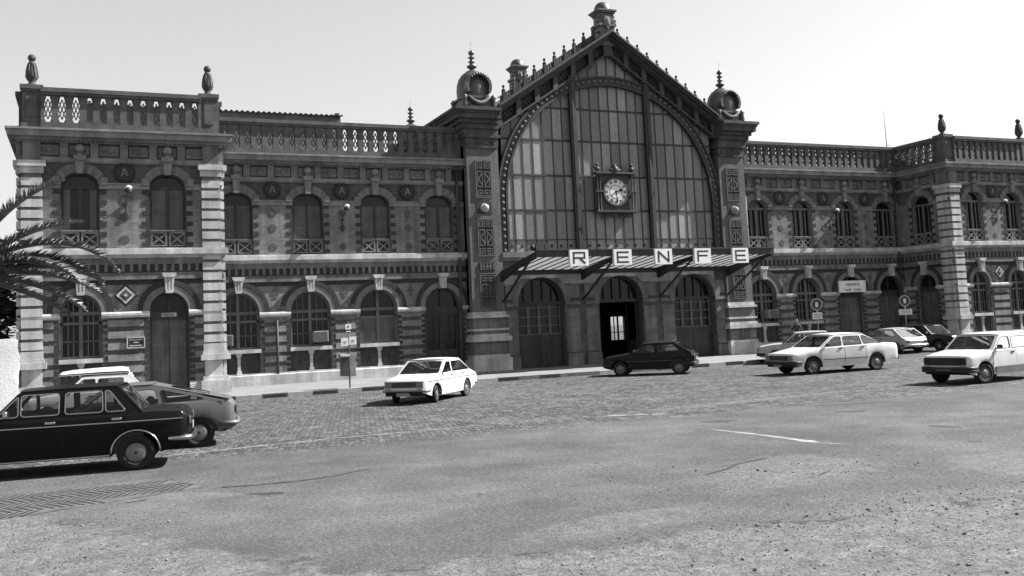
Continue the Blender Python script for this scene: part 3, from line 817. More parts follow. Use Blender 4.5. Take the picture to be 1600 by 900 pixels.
WING = dict(hu=.68, zu=8.08, ru=.45, hl=.88, zl=3.27, rl=.88)
PAV = dict(hu=.65, zu=8.14, ru=.50, hl=.70, zl=3.38, rl=.70)
Bb = 3.1
# wings
segment(front(0), -19.72, -8.06, [-6*Bb,-5*Bb,-4*Bb,-3*Bb], WING, ['shutter']*4, ['window','window','boarded','glazed_door'], -15.02, bal=(-19.72,-8.2))
segment(front(0), 8.06, 19.72, [3*Bb,4*Bb,5*Bb,6*Bb], WING, ['glass']*4, ['window','window','door','door'], 15.02, bal=(8.2,19.70))
# end pavilions
for sgn, upk, lok in ((-1, ['half','shutter'], ['window','door']), (1, ['glass','glass'], ['window','window'])):
    a, b = sorted((sgn*19.72, sgn*26.70)); ws = sorted((sgn*21.66, sgn*24.74))
    tf = front(PY_)
    segment(tf, a, b, ws, PAV, upk, lok, -23.21*(-sgn) if sgn < 0 else 23.21, 1.03, 1, 1, bal=(a+.66, b-.66))
    for u in (a+.35, b-.35):
        quoin_pier(tf, u-.35, u+.35); pedestal(tf, u, -.33); vase(tf, u, -.33, 11.88)
    # inner return: faces the wing
    inner = leftface(19.72) if sgn > 0 else rightface(-19.72)
    u0, u1 = (0.0, -PY_) if sgn > 0 else (PY_, 0.0)
    c = 1.65 if sgn > 0 else -1.65
    segment(inner, u0, u1, [c], PAV, ['glass'], ['door'], c, 1.03, 0, 0, bal=(u0, u1-.66) if sgn > 0 else (u0+.66, u1), med=False)
    if sgn > 0: quoin_pier(inner, u1-.70, u1-.0)
    else: quoin_pier(inner, u0, u0+.70)
    # outer side: two bays going back
    outer = rightface(26.70) if sgn > 0 else leftface(-26.70)
    v0, v1 = (PY_, 6.0) if sgn > 0 else (-6.0, -PY_)
    wsd = [-1.7, 1.2, 4.1] if sgn > 0 else [-4.1, -1.2, 1.7]
    segment(outer, v0, v1, wsd, PAV, ['shutter']*3, ['window']*3, 0, 1.03, 0, 0, bal=(v0+.66, v1) if sgn > 0 else (v0, v1-.66))
    if sgn > 0: quoin_pier(outer, v0, v0+.7)
    else: quoin_pier(outer, v1-.7, v1)
# pavilion ornaments above the ground floor piers
for sgn in (-1, 1):
    mb = MB(front(PY_)); c = sgn*23.2
    def dia(r, d0, d1, mi): mb.prism([(c-r,4.0),(c,4.0-r),(c+r,4.0),(c,4.0+r)], d0, d1, mi)
    dia(.44, 0, .02, 1); dia(.33, 0, .05, 0); dia(.22, 0, .055, 1); dia(.15, 0, .07, 2); dia(.07, 0, .10, 0)
    mb.build('diamond_ornament', [M['stone'], M['darkbrick'], M['ornament']], ST)
# flat roofs and backs of wings and pavilions
mb = MB()
for a, b, y0 in ((-26.6,-19.8,-3.5),(-19.6,-8.1,.1),(8.1,19.6,.1),(19.8,26.6,-3.5)):
    mb.box(a, b, y0, 9.0, 10.05, 10.18)
mb.build('flat_roof', M['roof'], ST)
mb = MB()
for a, b, y0 in ((8.3,19.9,.5),(20.2,26.4,-2.9),(-26.0,-24.6,1.0),(-24.6,-12.9,.9)):
    top_ = 11.85 if a > 0 else 11.15
    mb.prismx([(y0,10.18),(y0+3.2,top_),(8.8,top_),(8.8,10.18)], a, b)
mb.build('pitched_roof', M['roof'], ST)
mb = MB()
for a, b in ((-26.7,-8.0),(8.0,26.7)): mb.box(a, b, 8.9, 9.1, 0, 10.9)
for x_ in (-26.7, 26.5): mb.box(x_, x_+.2, 6.0, 9.1, 0, 10.9)
mb.build('rear_wall', M['brick'], ST)
# low pitched corrugated sheet roof behind the left wing
mb = MB(); n = 120
for i in range(n):
    x0, x1 = -24.6 + 12.1*i/n, -24.6 + 12.1*(i+1)/n
    f_ = lambda x_: .05*math.sin(2*PI*(x_+24.6)/.26)
    xs = [x0, (x0+x1)/2, x1]
    for a, b in zip(xs[:-1], xs[1:]):
        mb.add([(a,4.9,13.28+f_(a)),(b,4.9,13.28+f_(b)),(b,9.6,13.9+f_(b)),(a,9.6,13.9+f_(a))], [(0,1,2,3)], 0)
mb.build('corrugated_roof', M['iron2'], ST)
mb = MB(); mb.box(-24.5, -12.6, 5.1, 5.3, 10.1, 13.24); mb.box(-12.8, -12.6, 5.3, 9.4, 10.1, 13.5); mb.box(-24.5, -24.3, 5.3, 9.4, 10.1, 13.5)
mb.build('attic_wall', M['stone3'], ST)
# downpipes
for x_, y_, z1 in ((-8.42,-.16,9.7),(19.3,-.16,9.6),(8.42,-.16,9.6)):
    mb = MB(); mb.tube([(x_,y_,.2),(x_,y_,z1)], .06, 8); mb.box(x_-.14, x_+.14, y_-.1, y_+.1, z1, z1+.3)
    for z in (1.5, 4.2, 7.0): mb.box(x_-.08, x_+.08, y_-.07, y_+.14, z, z+.06)
    mb.build('downpipe', M['iron2'], ST)
mb = MB(); mb.tube([(-16.98,-.08,.2),(-16.98,-.08,2.9)], .05, 8); mb.build('downpipe', M['iron2'], ST)
# ------------------------------------------------------------------ central hall
CF = front(QY)
BACK = 9.6
# side and rear walls, raking roof
mb = MB()
for s in (-1, 1):
    mb.box(s*8.06 - (.3 if s > 0 else 0), s*8.06 + (.3 if s < 0 else 0), -.3, BACK, 0, 11.9)
mb.build('hall_side_wall', M['brick'], ST)
mb = MB()   # rear wall with a daylit opening through to the platforms
x0, x1, z0, z1 = 5.0, 6.0, 1.05, 2.48
for a, b, c, d in ((-7.75,x0,0,12.6),(x1,7.75,0,12.6),(x0,x1,0,z0),(x0,x1,z1,12.6)): mb.box(a, b, BACK-.25, BACK, c, d)
mb.prism([(-6.4,12.6),(6.4,12.6),(0,16.8)], BACK-.25, BACK)
mb.box(5.50, 5.58, BACK-.2, BACK-.1, z0, z1); mb.box(5.25, 5.29, BACK-.19, BACK-.11, z0, z1); mb.box(x0, x1, BACK-.2, BACK-.12, 1.5, 1.55)
mb.build('hall_rear_wall', M['interior'], ST)
mb = MB(); mb.box(-7.7, 7.7, 0, BACK-.25, .13, .145); mb.build('hall_floor', M['interior'], ST)
mb = MB()
for s in (-1, 1):
    mb.prism([(s*6.35,12.55),(s*6.35,12.75),(0,16.93),(0,16.72)], -.25, BACK+.2)
    mb.prism([(s*6.3,12.4),(s*8.5,12.4),(s*8.5,12.52),(s*6.3,12.62)], .2, BACK+.2)
mb.build('hall_roof', M['roof'], ST)

# pilasters flanking the great window
def pilaster(s):
    tf = CF; a, b = sorted((s*8.06, s*6.42)); c = (a+b)/2
    mb = MB(tf)
    mb.box(a, b, -.7, 0, 2.75, 11.3)
    mb.build('pilaster', M['ornbrick'], ST)
    m = MB(tf)
    mb2 = MB(tf)
    # base: blocks and mouldings
    m.box(a-.16, b+.16, -.7, .28, .10, .74); m.box(a-.08, b+.08, -.69, .18, .74, .9)
    m.box(a-.18, b+.18, -.7, .30, 1.52, 1.74); m.box(a-.08, b+.08, -.69, .2, 1.74, 1.86)
    m.box(a-.10, b+.10, -.7, .16, 2.02, 2.12); m.box(a-.10, b+.10, -.7, .2, 2.62, 2.74); m.box(a-.04, b+.04, -.69, .08, 2.74, 2.90)
    mb2.box(a-.02, b+.02, -.68, .12, .9, 1.52); mb2.box(a-.02, b+.02, -.68, .09, 1.86, 2.02); mb2.box(a-.02, b+.02, -.68, .07, 2.12, 2.62)
    for i in range(3): mb2.box(a+.06+i*(b-a)/3, a+(i+1)*(b-a)/3-.04, .1, .145, .98, 1.42)
    mb2.build('pilaster_die', M['stone3'], ST)
    m.build('pilaster_base', M['stone'] , ST)
    # sunk panels with raised key pattern
    o = MB(tf)
    def fret(z0, z1, w):
        o.box(c-w, c+w, -.01, .015, z0, z1, 1)
        for q in (-1, 1):
            o.box(c+q*w-.03, c+q*w+.03, 0, .05, z0, z1, 0)
            zz = [z0, z0+.42, z1-.42, z1]
            for i in range(3):
                x0_, x1_ = sorted((c+q*.04, c+q*(w-.06))); A, B = zz[i]+.06, zz[i+1]-.06
                for e in (A, B-.05): o.box(x0_, x1_, 0, .045, e, e+.05, 2)
                for e in (x0_, x1_-.045): o.box(e, e+.045, 0, .044, A, B, 2)
                if i == 1:
                    o.bar((c+q*.07, .03, A+.1), (c+q*(w-.12), .03, (A+B)/2), .06, .03, 2); o.bar((c+q*.07, .03, B-.1), (c+q*(w-.12), .031, (A+B)/2), .06, .03, 2)
                else: o.box(c+q*.17-.05, c+q*.17+.05, 0, .04, (A+B)/2-.05, (A+B)/2+.05, 2)
        for e in (z0, z1): o.box(c-w-.03, c+w+.03, 0, .052, e-.03, e+.03, 0)
    fret(8.34, 10.08, .39); fret(5.55, 7.28, .39); fret(3.1, 4.7, .39)
    o.box(c-.4, c+.4, -.01, .02, 4.82, 5.26, 1)
    for i in range(5): o.box(c-.36+.16*i, c-.28+.16*i, 0, .05, 4.86, 5.22, 0)
    o.box(c-.36, c+.36, 0, .051, 5.02, 5.07, 0)
    o.box(c-.38, c+.38, -.01, .02, 7.55, 8.12, 1)
    o.build('sunk_panel', [M['ornament'], M['darkbrick'], M['fret']], ST)
    st = MB(tf); st.ball((c, .12, 7.84), .16, 12, 8, 0, (1,1.3,1)); st.lathe([(.22,0),(.2,.07)], c, 0, 12, 0, 'y', True, 7.84)
    st.build('boss', M['stone'], ST)
    # capital and crowning cornice
    k = MB(tf)
    k.box(a+.02, b-.02, -.7, .08, 10.72, 10.84); k.box(a-.02, b+.02, -.69, .06, 10.84, 11.2); k.box(a-.1, b+.1, -.7, .16, 11.2, 11.36)
    for i in range(4): k.ball((a+.25+i*(b-a-.5)/3, .05, 11.0), .13, 8, 5, 0, (1,.6,1))
    for j, (z0, z1, d) in enumerate(((11.36,11.62,.16),(11.62,11.86,.26),(11.86,12.06,.38),(12.06,12.3,.56),(12.3,12.42,.62),(12.42,12.57,.70))):
        i0 = a - (d if s < 0 else 0.0); i1 = b + (d if s > 0 else 0.0)
        k.box(i0, i1, -BACK-.67, d, z0, z1)
    k.build('crowning_cornice', M['stonedark'], ST)
    return c
M['fret'] = mat('fret_tile', .075, .8, .3, 5, .2, 50)
M['ornbrick'] = brick_mat('small_glazed_brick', .125, .095, .09, .16, .09, .016, .2, .12)
M['stonedark'] = mat('sooted_cornice_stone', .055, .85, .3, 2, .2, 40, .3, streak=.25)
PC = [pilaster(s) for s in (-1, 1)]

# iron and glass front: frame, panes, arch
D0 = -.32   # glass plane (depth relative to the pilaster fronts)
ZC, RI, RO = 8.25, 6.0, 6.42
rk = lambda x: 15.88 - .655*abs(x)           # lower edge of the raking frieze
gb = MB(CF)
xs = [-6.12 + .56*i for i in range(23)]
mull = [-2.18, 2.18]
cols = []
for x0, x1 in ((-6.1,-2.18),(-2.18,2.18),(2.18,6.1)):
    n = 7 if x1-x0 < 4 else 8
    cols += [(x0+(x1-x0)*i/n, x0+(x1-x0)*(i+1)/n) for i in range(n)]
rows = [5.7, 7.78, 9.52, 11.30, 12.94, 16.0]
rp = random.Random(5)
for a, b in cols:
    for r0, r1 in zip(rows[:-1], rows[1:]):
        ta, tb = min(r1, rk(a)), min(r1, rk(b))
        if max(ta, tb) <= r0+.02: continue
        t = .42 + rp.uniform(-.3,.3)
        k = max(0, min(4, int(t*5)))
        ta, tb = max(ta, r0), max(tb, r0)
        jit = rp.uniform(-.006,.006)
        gb.add([(a,D0+jit,r0),(b,D0-jit,r0),(b,D0-jit,tb),(a,D0+jit,ta)], [(0,1,2,3)], k)
GW = gb.build('great_window', M['pane'], ST)
fb = MB(CF)
for a, b in cols:
    if abs(a) > 6.05: continue
    if any(abs(a-m) < .01 for m in mull): continue
    fb.box(a-.032, a+.032, D0-.03, D0+.022, 5.7, rk(a))
for z in rows[1:5]:
    xe = min(6.12, (15.88-z)/.655)
    fb.box(-xe, xe, D0-.01, D0+.035, z-.045, z+.045)
fb.box(-6.1, 6.1, D0-.01, D0+.05, 6.32, 6.35)
for i in range(46):
    x_ = -6.0+.265*i; fb.lathe([(.09,0),(.07,.03)], x_, D0, 8, 0, 'y', False, 6.02) if i % 2 else None
fb.build('glazing_bar', M['iron'], GW)
mm = MB(CF)
for m in mull:
    mm.box(m-.13, m+.13, D0, D0+.25, 5.6, 14.62); mm.box(m-.17, m+.17, D0+.25, D0+.27, 5.6, 14.6); mm.box(m-.05, m+.05, D0+.27, D0+.30, 5.6, 14.6)
mm.build('iron_mullion', M['iron'], GW)
ab = MB(CF)
ab.ring(0, ZC, 0, PI, RI, RO, D0+.02, D0+.18, 40, 0); ab.ring(0, ZC, 0, PI, RI-.05, RI+.06, D0+.03, D0+.235, 40, 0); ab.ring(0, ZC, 0, PI, RO-.06, RO+.05, D0+.03, D0+.235, 40, 0)
for s in (-1, 1):
    a, b = sorted((s*RI, s*RO)); ab.box(a, b, D0+.02, D0+.18, 5.6, ZC); 
    a, b = sorted((s*(RI-.05), s*(RI+.06))); ab.box(a, b, D0+.03, D0+.235, 5.6, ZC)
ab.build('iron_arch', M['iron'], GW)
rv = MB(CF)
n = 58
for i in range(n):
    t = PI*(i+.5)/n; r_ = (RI+RO)/2
    rv.ball((r_*math.cos(t), D0+.19, ZC+r_*math.sin(t)), .085, 8, 5)
for s in (-1, 1):
    for i in range(8): rv.ball((s*(RI+RO)/2, D0+.19, 5.8+.33*i), .085, 8, 5)
rv.build('arch_studs', M['stone3'], GW)

# raking frieze of pierced iron and gable edge
fz = MB(CF); ps = MB(CF)
LN = math.hypot(1, .655)
for s in (-1, 1):
    up = lambda x, dz: (s*x, 16.93 - .655*x + dz)
    N_ = 6; x_end = 6.3
    def q(mb_, xa, xb, da, db, d0, d1): mb_.prism([up(xa,da), up(xb,da), up(xb,db), up(xa,db)], d0, d1)
    q(fz, 0, 6.35, -.36, -.30, D0, D0+.42); q(fz, 0, x_end, -1.08, -.98, D0, D0+.36)
    q(ps, 0, x_end, -1.0, -.3, D0-.03, D0)
    for i in range(N_+1):
        x_ = max(.13, 1.04*i)
        fz.box(*sorted((s*(x_-.13), s*(x_+.13))), D0, D0+.34, 16.93-.655*x_-1.1, 16.93-.655*x_-.3)
        if i < N_:
            for j in range(4):
                xc_ = 1.04*i + .26 + .17*j
                zc_ = 16.93-.655*xc_-.66
                for k in range(2):
                    fz.ring(s*xc_, zc_+.17-.34*k, 0, 2*PI, .065, .115, D0+.05, D0+.11, 8)
                fz.bar((s*(xc_-.1),D0+.08,zc_-.1+.0655), (s*(xc_+.1),D0+.08,zc_+.1-.0655), .04, .04)
fz.build('raking_frieze', M['iron2'], ST); ps.build('frieze_backing', M['iron'], ST)
ra = MB(CF); rl = MB(CF)
for s in (-1, 1):
    up = lambda x, dz: (s*x, 16.93 - .655*x + dz)
    for da, db, d1 in ((-.30,-.16,.22),(-.16,-.04,.42),(-.04,.06,.55)):
        ra.prism([up(0,da), up(6.45,da), up(6.45,db), up(0,db)], -.8, d1)
    # cresting with finials
    rl.prism([up(.3,.06), up(6.2,.06), up(6.2,.11), up(.3,.11)], -.28, -.06); rl.prism([up(.3,.36), up(6.2,.36), up(6.2,.43), up(.3,.43)], -.25, -.10)
    for i in range(10):
        x_ = .72 + .575*i; zb = 16.93 - .655*x_
        rl.box(*sorted((s*(x_-.07), s*(x_+.07))), -.26, -.09, zb+.05, zb+.56)
        rl.lathe([(.09,.56),(.11,.6),(.05,.65),(.04,.71),(.075,.75),(.07,.81),(.015,.86)], s*x_, -.175, 8, 0, 'z', True, zb)
        for j in range(3):
            xj = x_ + .144*(j+1); zz = 16.93 - .655*xj
            if xj < 6.1: rl.box(*sorted((s*(xj-.04), s*(xj+.04))), -.23, -.12, zz+.09, zz+.38)
ra.build('raking_cornice', M['iron2'], ST); rl.build('roof_cresting', M['stonedark'], ST)

# crowning pinnacle with shield, front and rear
def pinnacle(y):
    tf = front(y); mb = MB(tf)
    tf = tf @ Matrix.Translation((0,0,16.9*(1-.88))) @ Matrix.Diagonal((.8,.8,.88,1)); mb.tf = tf
    mb.box(-.52, .52, -1.0, .02, 16.2, 17.35); mb.box(-.62, .62, -1.08, .12, 17.35, 17.52); mb.box(-.45, .45, -.95, .0, 17.52, 18.05)
    for i, (z0, z1, e) in enumerate(((18.05,18.16,.52),(18.16,18.26,.6),(18.26,18.36,.68))): mb.box(-e, e, -.5-e, -.5+e, z0, z1)
    mb.lathe([(.56,0),(.55,.12),(.5,.3),(.38,.46),(.2,.56),(.1,.58)], 0, -.5, 16, 0, 'z', True, 18.36)
    for s in (-1, 1): mb.lathe([(.14,-.12),(.14,.12)], s*.55, -.1, 10, 0, 'y', True, 17.68); mb.lathe([(.10,-.1),(.10,.1)], s*.5, -.1, 10, 0, 'y', True, 17.95)
    p = mb.build('roof_pinnacle', M['zinc'], ST)
    sh = MB(tf); sh.prism([(-.2,17.95),(.2,17.95),(.26,17.75),(.2,17.4),(0,17.12),(-.2,17.4),(-.26,17.75)], .0, .13); sh.ball((0,.12,17.6), .17, 10, 6, 0, (1,.5,1.6))
    sh.build('shield', M['stone3'], p)
pinnacle(QY-.05); pinnacle(BACK+.5)

# corner domes with oculus and finial
def dome(x, y, dz=0.0):
    tf = Matrix.Translation((0,0,dz)) @ front(y); mb = MB(tf)
    mb.box(x-.80, x+.80, -.8, .8, 12.57, 12.66); mb.box(x-.72, x+.72, -.72, .72, 12.66, 13.05); mb.box(x-.80, x+.80, -.8, .8, 13.05, 13.15)
    for sx in (-1, 1):
        for sy in (-1, 1): mb.lathe([(.13,0),(.15,.1),(.1,.35),(.16,.45),(.05,.6)], x+sx*.74, sy*.74, 8, 0, 'z', True, 12.62)
    prof = [(.72,12.95),(.78,13.2),(.80,13.5),(.77,13.8),(.68,14.1),(.52,14.32),(.34,14.45),(.3,14.5),(.16,14.55),(.1,14.66)]
    mb.lathe(prof, x, 0, 24, 0)
    d = mb.build('corner_dome', M['zinc'], ST)
    f = MB(tf)
    f.lathe([(.10,14.62),(.24,14.72),(.25,14.78),(.1,14.86),(.09,14.92),(.18,14.98),(.09,15.05),(.08,15.12),(.19,15.2),(.08,15.26),(.06,15.3),(.15,15.38),(.15,15.46),(.06,15.55),(.012,15.58),(.008,16.0)], x, 0, 12, 0)
    f.build('finial', M['zinc'], d)
    oc = MB(tf)
    oc.ring(x, 13.62, -.5, PI+.5, .52, .66, .45, .86, 22); oc.ring(x, 13.62, 0, 2*PI, .40, .53, .45, .72, 22, 1)
    oc.lathe([(.42,.5),(.4,.56)], x, 0, 20, 1, 'y', True, 13.62)
    for i in range(7):
        t = PI*(.25+.5*i/6); oc.ball((x+.52*math.cos(t), .84, 13.64+.56*math.sin(t)), .09, 8, 5)
    oc.build('oculus_hood', [M['zinc'], M['iron']], d)
    bo = MB(tf); bo.ball((x, .66, 13.6), .2, 14, 9, 0, (1,.8,1.05)); 
    bo.build('boss', M['stone2'], d)
    sw = MB(tf); sw.tube([(x-.55+.11*i, .80+.06*math.sin(PI*i/10), 13.12-.34*math.sin(PI*i/10)) for i in range(11)], [.05+.05*math.sin(PI*i/10) for i in range(11)], 8)
    sw.build('swag', M['stone3'], d)
for x in (-7.45, 7.1): dome(x, QY+.32)
for x in (-7.45, 7.45): dome(x, BACK-.3, -.55)

# stone ground floor of the hall: three arched doorways
DX = [-4.43, 0.0, 4.43]; hw, zp, ri = 1.26, 3.28, 1.2
tfd = front(QY+.12)
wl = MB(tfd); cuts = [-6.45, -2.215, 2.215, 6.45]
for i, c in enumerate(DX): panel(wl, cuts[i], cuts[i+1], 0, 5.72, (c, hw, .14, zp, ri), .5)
M['hallbrick'] = brick_mat('shaded_hall_brick', .085, .06, .09)  # wall brick made darker: canopy shade put into the colour
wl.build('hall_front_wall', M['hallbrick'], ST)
for a, c in ((-6.35,-5.69),(-3.17,-2.34),(-2.09,-1.26),(1.26,2.09),(2.34,3.17),(5.69,6.35)):
    st = MB(tfd); st.box(a+.02, c-.02, -.1, .12, .12, .72); st.build('plinth', M['stone3'], ST)
    b = MB(tfd); z = .80; pr = [(-.1, z)]
    while z < 2.9: pr += [(.045, z), (.045, z+.27), (.006, z+.27), (.006, z+.42)]; z += .42
    b.prismx(pr + [(-.1, z)], a+.06, c-.06); b.build('pier_bands', M['stone3'], ST)
    b = MB(tfd); b.box(a+.02, c-.02, -.1, .05, 3.42, 4.1); b.build('spandrel_block', M['stone3'], ST)
    b = MB(tfd); b.box(a, c, -.1, .09, 3.1, 3.26); b.build('impost', M['stone3'], ST)
for c in DX:
    ar = MB(tfd); ar.ring(c, zp, 0, PI, hw, hw+.3, -.05, .06, 18, 0, ri/hw); ar.build('archivolt', M['stone3'], ST)
mb = MB(tfd); mb.box(-6.42, 6.42, -.3, .16, 5.45, 5.72); mb.box(-6.42, 6.42, -.28, .1, 5.3, 5.45); mb.build('hall_string_course', M['stone3'], ST)
def hall_door(c, opened):
    D = -.42
    mb = MB(tfd)
    mb.box(c-hw, c-hw+.1, D, D+.1, .14, zp); mb.box(c+hw-.1, c+hw, D, D+.1, .14, zp); archbar(mb, c, hw, zp, ri, D, D+.1, .1)
    mb.box(c-hw, c+hw, D-.002, D+.12, zp-.13, zp+.03)
    for i in range(1, 5):
        x_ = c-hw+2*hw*i/5; mb.box(x_-.02, x_+.02, D+.01, D+.06, zp, zp + ri*math.sqrt(1-((x_-c)/hw)**2))
    fr = mb.build('hall_door', M['wood2'], ST)
    g = MB(tfd); plate(g, archpoly(c, hw, zp, zp, ri), D-.02); g.build('fanlight', M['wglass'], fr)
    if opened:
        for s in (-1, 1):     # leaves folded inwards
            m2 = MB(tfd); x_ = c + s*(hw-.14)
            m2.box(x_-.03, x_+.03, D-1.05, D-.02, .14, 1.2); m2.box(x_-.03, x_+.03, D-1.05, D-.98, 1.2, zp-.15); m2.box(x_-.03, x_+.03, D-.1, D-.02, 1.2, zp-.15); m2.box(x_-.03, x_+.03, D-.98, D-.1, zp-.25, zp-.15)
            m2.build('door_leaf', M['wood2'], fr)
    else:
        for k in range(4):
            m2 = MB(tfd); a = c-hw+.1+(2*hw-.2)*k/4+.008; b_ = c-hw+.1+(2*hw-.2)*(k+1)/4-.008
            m2.box(a, b_, D, D+.05, .14, 1.72)
            m2.box(a+.08, b_-.08, D+.05, D+.065, .3, .85); m2.box(a+.08, b_-.08, D+.05, D+.065, 1.0, 1.55)
            for e in (a, b_-.06): m2.box(e, e+.06, D+.001, D+.055, 1.72, zp-.13, 1)
            for zz in (1.72, 2.13, 2.56, 3.0): m2.box(a+.06, b_-.06, D+.002, D+.05, zz, zz+.04, 1)
            l_ = m2.build('door_leaf', [M['wood2'], M['frame']], fr)
            gg = MB(tfd); plate(gg, [(a,1.72),(b_,1.72),(b_,zp-.13),(a,zp-.13)], D-.01); gg.build('pane', M['wglass'], fr)
for i, c in enumerate(DX): hall_door(c, i == 1)

# entrance canopy
CW, YF, ZF, ZR = 6.5, -4.5, 5.16, 4.72
lerp = lambda a, b, t: a+(b-a)*t
fr = MB()
fr.box(-CW, CW, YF-.06, YF+.06, ZF-.02, ZF+.26); fr.box(-CW, CW, YF-.12, YF+.1, ZF+.26, ZF+.32)
fr.box(-CW, CW, QY-.22, QY-.02, ZR-.12, ZR+.12)
for x_ in (-CW, -2.2, 2.2, CW):
    a, b_ = x_-.07, x_+.07
    fr.prismx([(QY,ZR+.06),(YF,ZF+.2),(YF,ZF-.06),(lerp(QY,YF,.55),ZF-.32),(QY,ZR-.42)], a, b_)
    fr.tube([(x_,QY,3.35),(x_,QY-.35,3.5),(x_,lerp(QY,YF,.3),3.95),(x_,lerp(QY,YF,.62),4.62),(x_,lerp(QY,YF,.85),ZF-.1)], .06, 6)
CA = fr.build('entrance_canopy', M['iron'], ST)
gl = MB(); rb = MB()
n = 26
for i in range(n):
    x0_, x1_ = -CW+2*CW*i/n, -CW+2*CW*(i+1)/n
    gl.add([(x0_+.02,QY-.2,ZR+.10),(x1_-.02,QY-.2,ZR+.10),(x1_-.02,YF+.06,ZF+.02),(x0_+.02,YF+.06,ZF+.02)], [(0,1,2,3)])
    rb.bar((x0_,QY-.2,ZR+.09), (x0_,YF+.06,ZF+.01), .03, .05, 0, (0,0,1))
gl.build('roof_glass', M['ribglass'], CA); rb.build('canopy_rib', M['iron'], CA)
sc = MB()
for s in (-1, 1):
    for rr, dx in ((.2,0),(.12,-.34)):
        sc.lathe([(rr,-.06),(rr,.06)], s*(CW-.2+dx), YF, 14, 0, 'y', False, ZF+.44)
sc.build('scroll_ornament', M['iron'], CA)
sc = MB()
for s in (-1, 1):
    sc.lathe([(.14,-.05),(.14,.05)], s*CW, YF+.25, 12, 0, 'x', False, ZF+.42)
sc.build('scroll_ornament', M['iron'], CA)

# ------------------------------------------------------------------ things fixed to the station
# clock
CK = empty('station_clock', (0, QY+.2, 8.72), 0, 'round white dial clock in a square iron frame hung on the great gable window', 'clock')
mb = MB(front(0)); e = 1.0
mb.box(-e, e, -.04, .16, -.98, .92); CKf = mb.build('clock_case', M['iron'], CK)
mb = MB(front(0))
mb.box(-1.16, 1.16, -.04, .34, .90, 1.0); mb.box(-1.2, 1.2, -.04, .36, -1.06, -.96)
for s in (-1, 1):
    for k in (.92, 1.08):
        mb.lathe([(.06,-.96),(.035,-.9),(.035,-.1),(.05,-.05),(.05,.05),(.035,.1),(.035,.86),(.06,.9)], s*k, .25, 8)
    mb.box(*sorted((s*.78, s*1.2)), .2, .3, -.03, .03)
    mb.ball((s*1.0, .15, 1.16), .14, 8, 6); mb.ball((s*1.0, .15, 1.38), .09, 8, 6); mb.ball((s*1.12, .15, 1.26), .08, 8, 6)
    for k in range(3): mb.ring(s*(.25+.26*k), -1.2, 0, 2*PI, .07, .12, .1, .2, 10)
mb.ball((0,.2,1.12), .2, 10, 7); mb.ball((-.2,.2,1.08), .12, 8, 6); mb.ball((.2,.2,1.08), .12, 8, 6); mb.ball((0,.2,1.32), .1, 8, 6)
mb.ring(0, 0, 0, 2*PI, .66, .75, .15, .24, 28)
mb.build('clock_frame', M['iron2'], CK)
mb = MB(front(0)); mb.lathe([(.67,.15),(.67,.18)], 0, 0, 32, 0, 'y', False, 0); dl = mb.build('dial', M['dial'], CK)
mb = MB(front(0))
ROM = ['XII','I','II','III','IV','V','VI','VII','VIII','IX','X','XI']
for k, t in enumerate(ROM):
    a = PI/2 - 2*PI*k/12
    wch = {'I': .05, 'V': .1, 'X': .1}; W_ = sum(wch[c] for c in t); u = -W_/2
    ca, sa = math.cos(a), math.sin(a)
    P = lambda uu, rr: (rr*ca + uu*sa, .187, rr*sa - uu*ca)
    for ch in t:
        wq = wch[ch]; m_ = u+wq/2
        if ch == 'I': mb.bar(P(m_,.45), P(m_,.61), .03, .01)
        elif ch == 'V': mb.bar(P(m_,.45), P(m_-.035,.61), .03, .01); mb.bar(P(m_,.45), P(m_+.035,.61), .022, .0102)
        else: mb.bar(P(m_+.035,.45), P(m_-.035,.61), .03, .01); mb.bar(P(m_-.035,.45), P(m_+.035,.61), .022, .0102)
        u += wq
mb.ring(0, 0, 0, 2*PI, .335, .36, .18, .187, 32)
mb.build('numerals', M['black'], dl)
mb = MB(front(0))
def hand(ang, ln, w_, d):
    ca, sa = math.sin(ang), math.cos(ang)
    mb.bar((-.08*ca,d,-.08*sa), (ln*ca,d,ln*sa), w_, .012); mb.cbox((ln*.8*ca,-0+d,ln*.8*sa), w_*2, .012, w_*2)
hand(2*PI*(2.49/12), .40, .07, .205); hand(2*PI*(29/60), .56, .05, .22)
mb.build('clock_hands', M['black'], CK)

# the five letter signs on the canopy
def sign_letter(ch, x, lab):
    e = empty('letter_sign', (x, YF-.14, 5.08), 0, lab, 'letter sign', 'letter boards on the canopy edge')
    mb = MB(front(0)); mb.box(-.465, .465, -.11, .05, -.36, .36); mb.build('sign_box', M['signwhite'], e)
    t = MB(front(0)); d0, d1 = .05, .056; w_, h = .31, .225; k = .075
    H = lambda z, a=-w_, b=w_: t.box(a, b, d0, d1, z-k/2, z+k/2)
    V = lambda x_, a=-h, b=h: t.box(x_-k/2, x_+k/2, d0, d1+.001, a-k/2, b+k/2)
    if ch == 'E': H(h); H(0, -w_, w_*.9); H(-h); V(-w_+k/2)
    if ch == 'F': H(h); H(0.02, -w_, w_*.85); V(-w_+k/2)
    if ch == 'R': H(h); H(-.01); V(-w_+k/2); V(w_-k/2, -.01, h); t.bar((.02,(d0+d1)/2,-.02), (w_-.01,(d0+d1)/2,-h-k/2), k*1.2, d1-d0+.001)
    if ch == 'N': V(-w_+k/2); V(w_-k/2); t.bar((-w_+k/2,(d0+d1)/2,h), (w_-k/2,(d0+d1)/2,-h), k*1.2, d1-d0+.001)
    t.build('letter', M['black'], e)
    p = MB(front(0))
    for s in (-1, 1): p.box(s*.3-.02, s*.3+.02, -.14, -.11, -.3, .3)
    p.build('bracket', M['iron'], e)
M['signwhite'] = mat('sign_enamel', .66, .5, .05, 4, streak=.08)
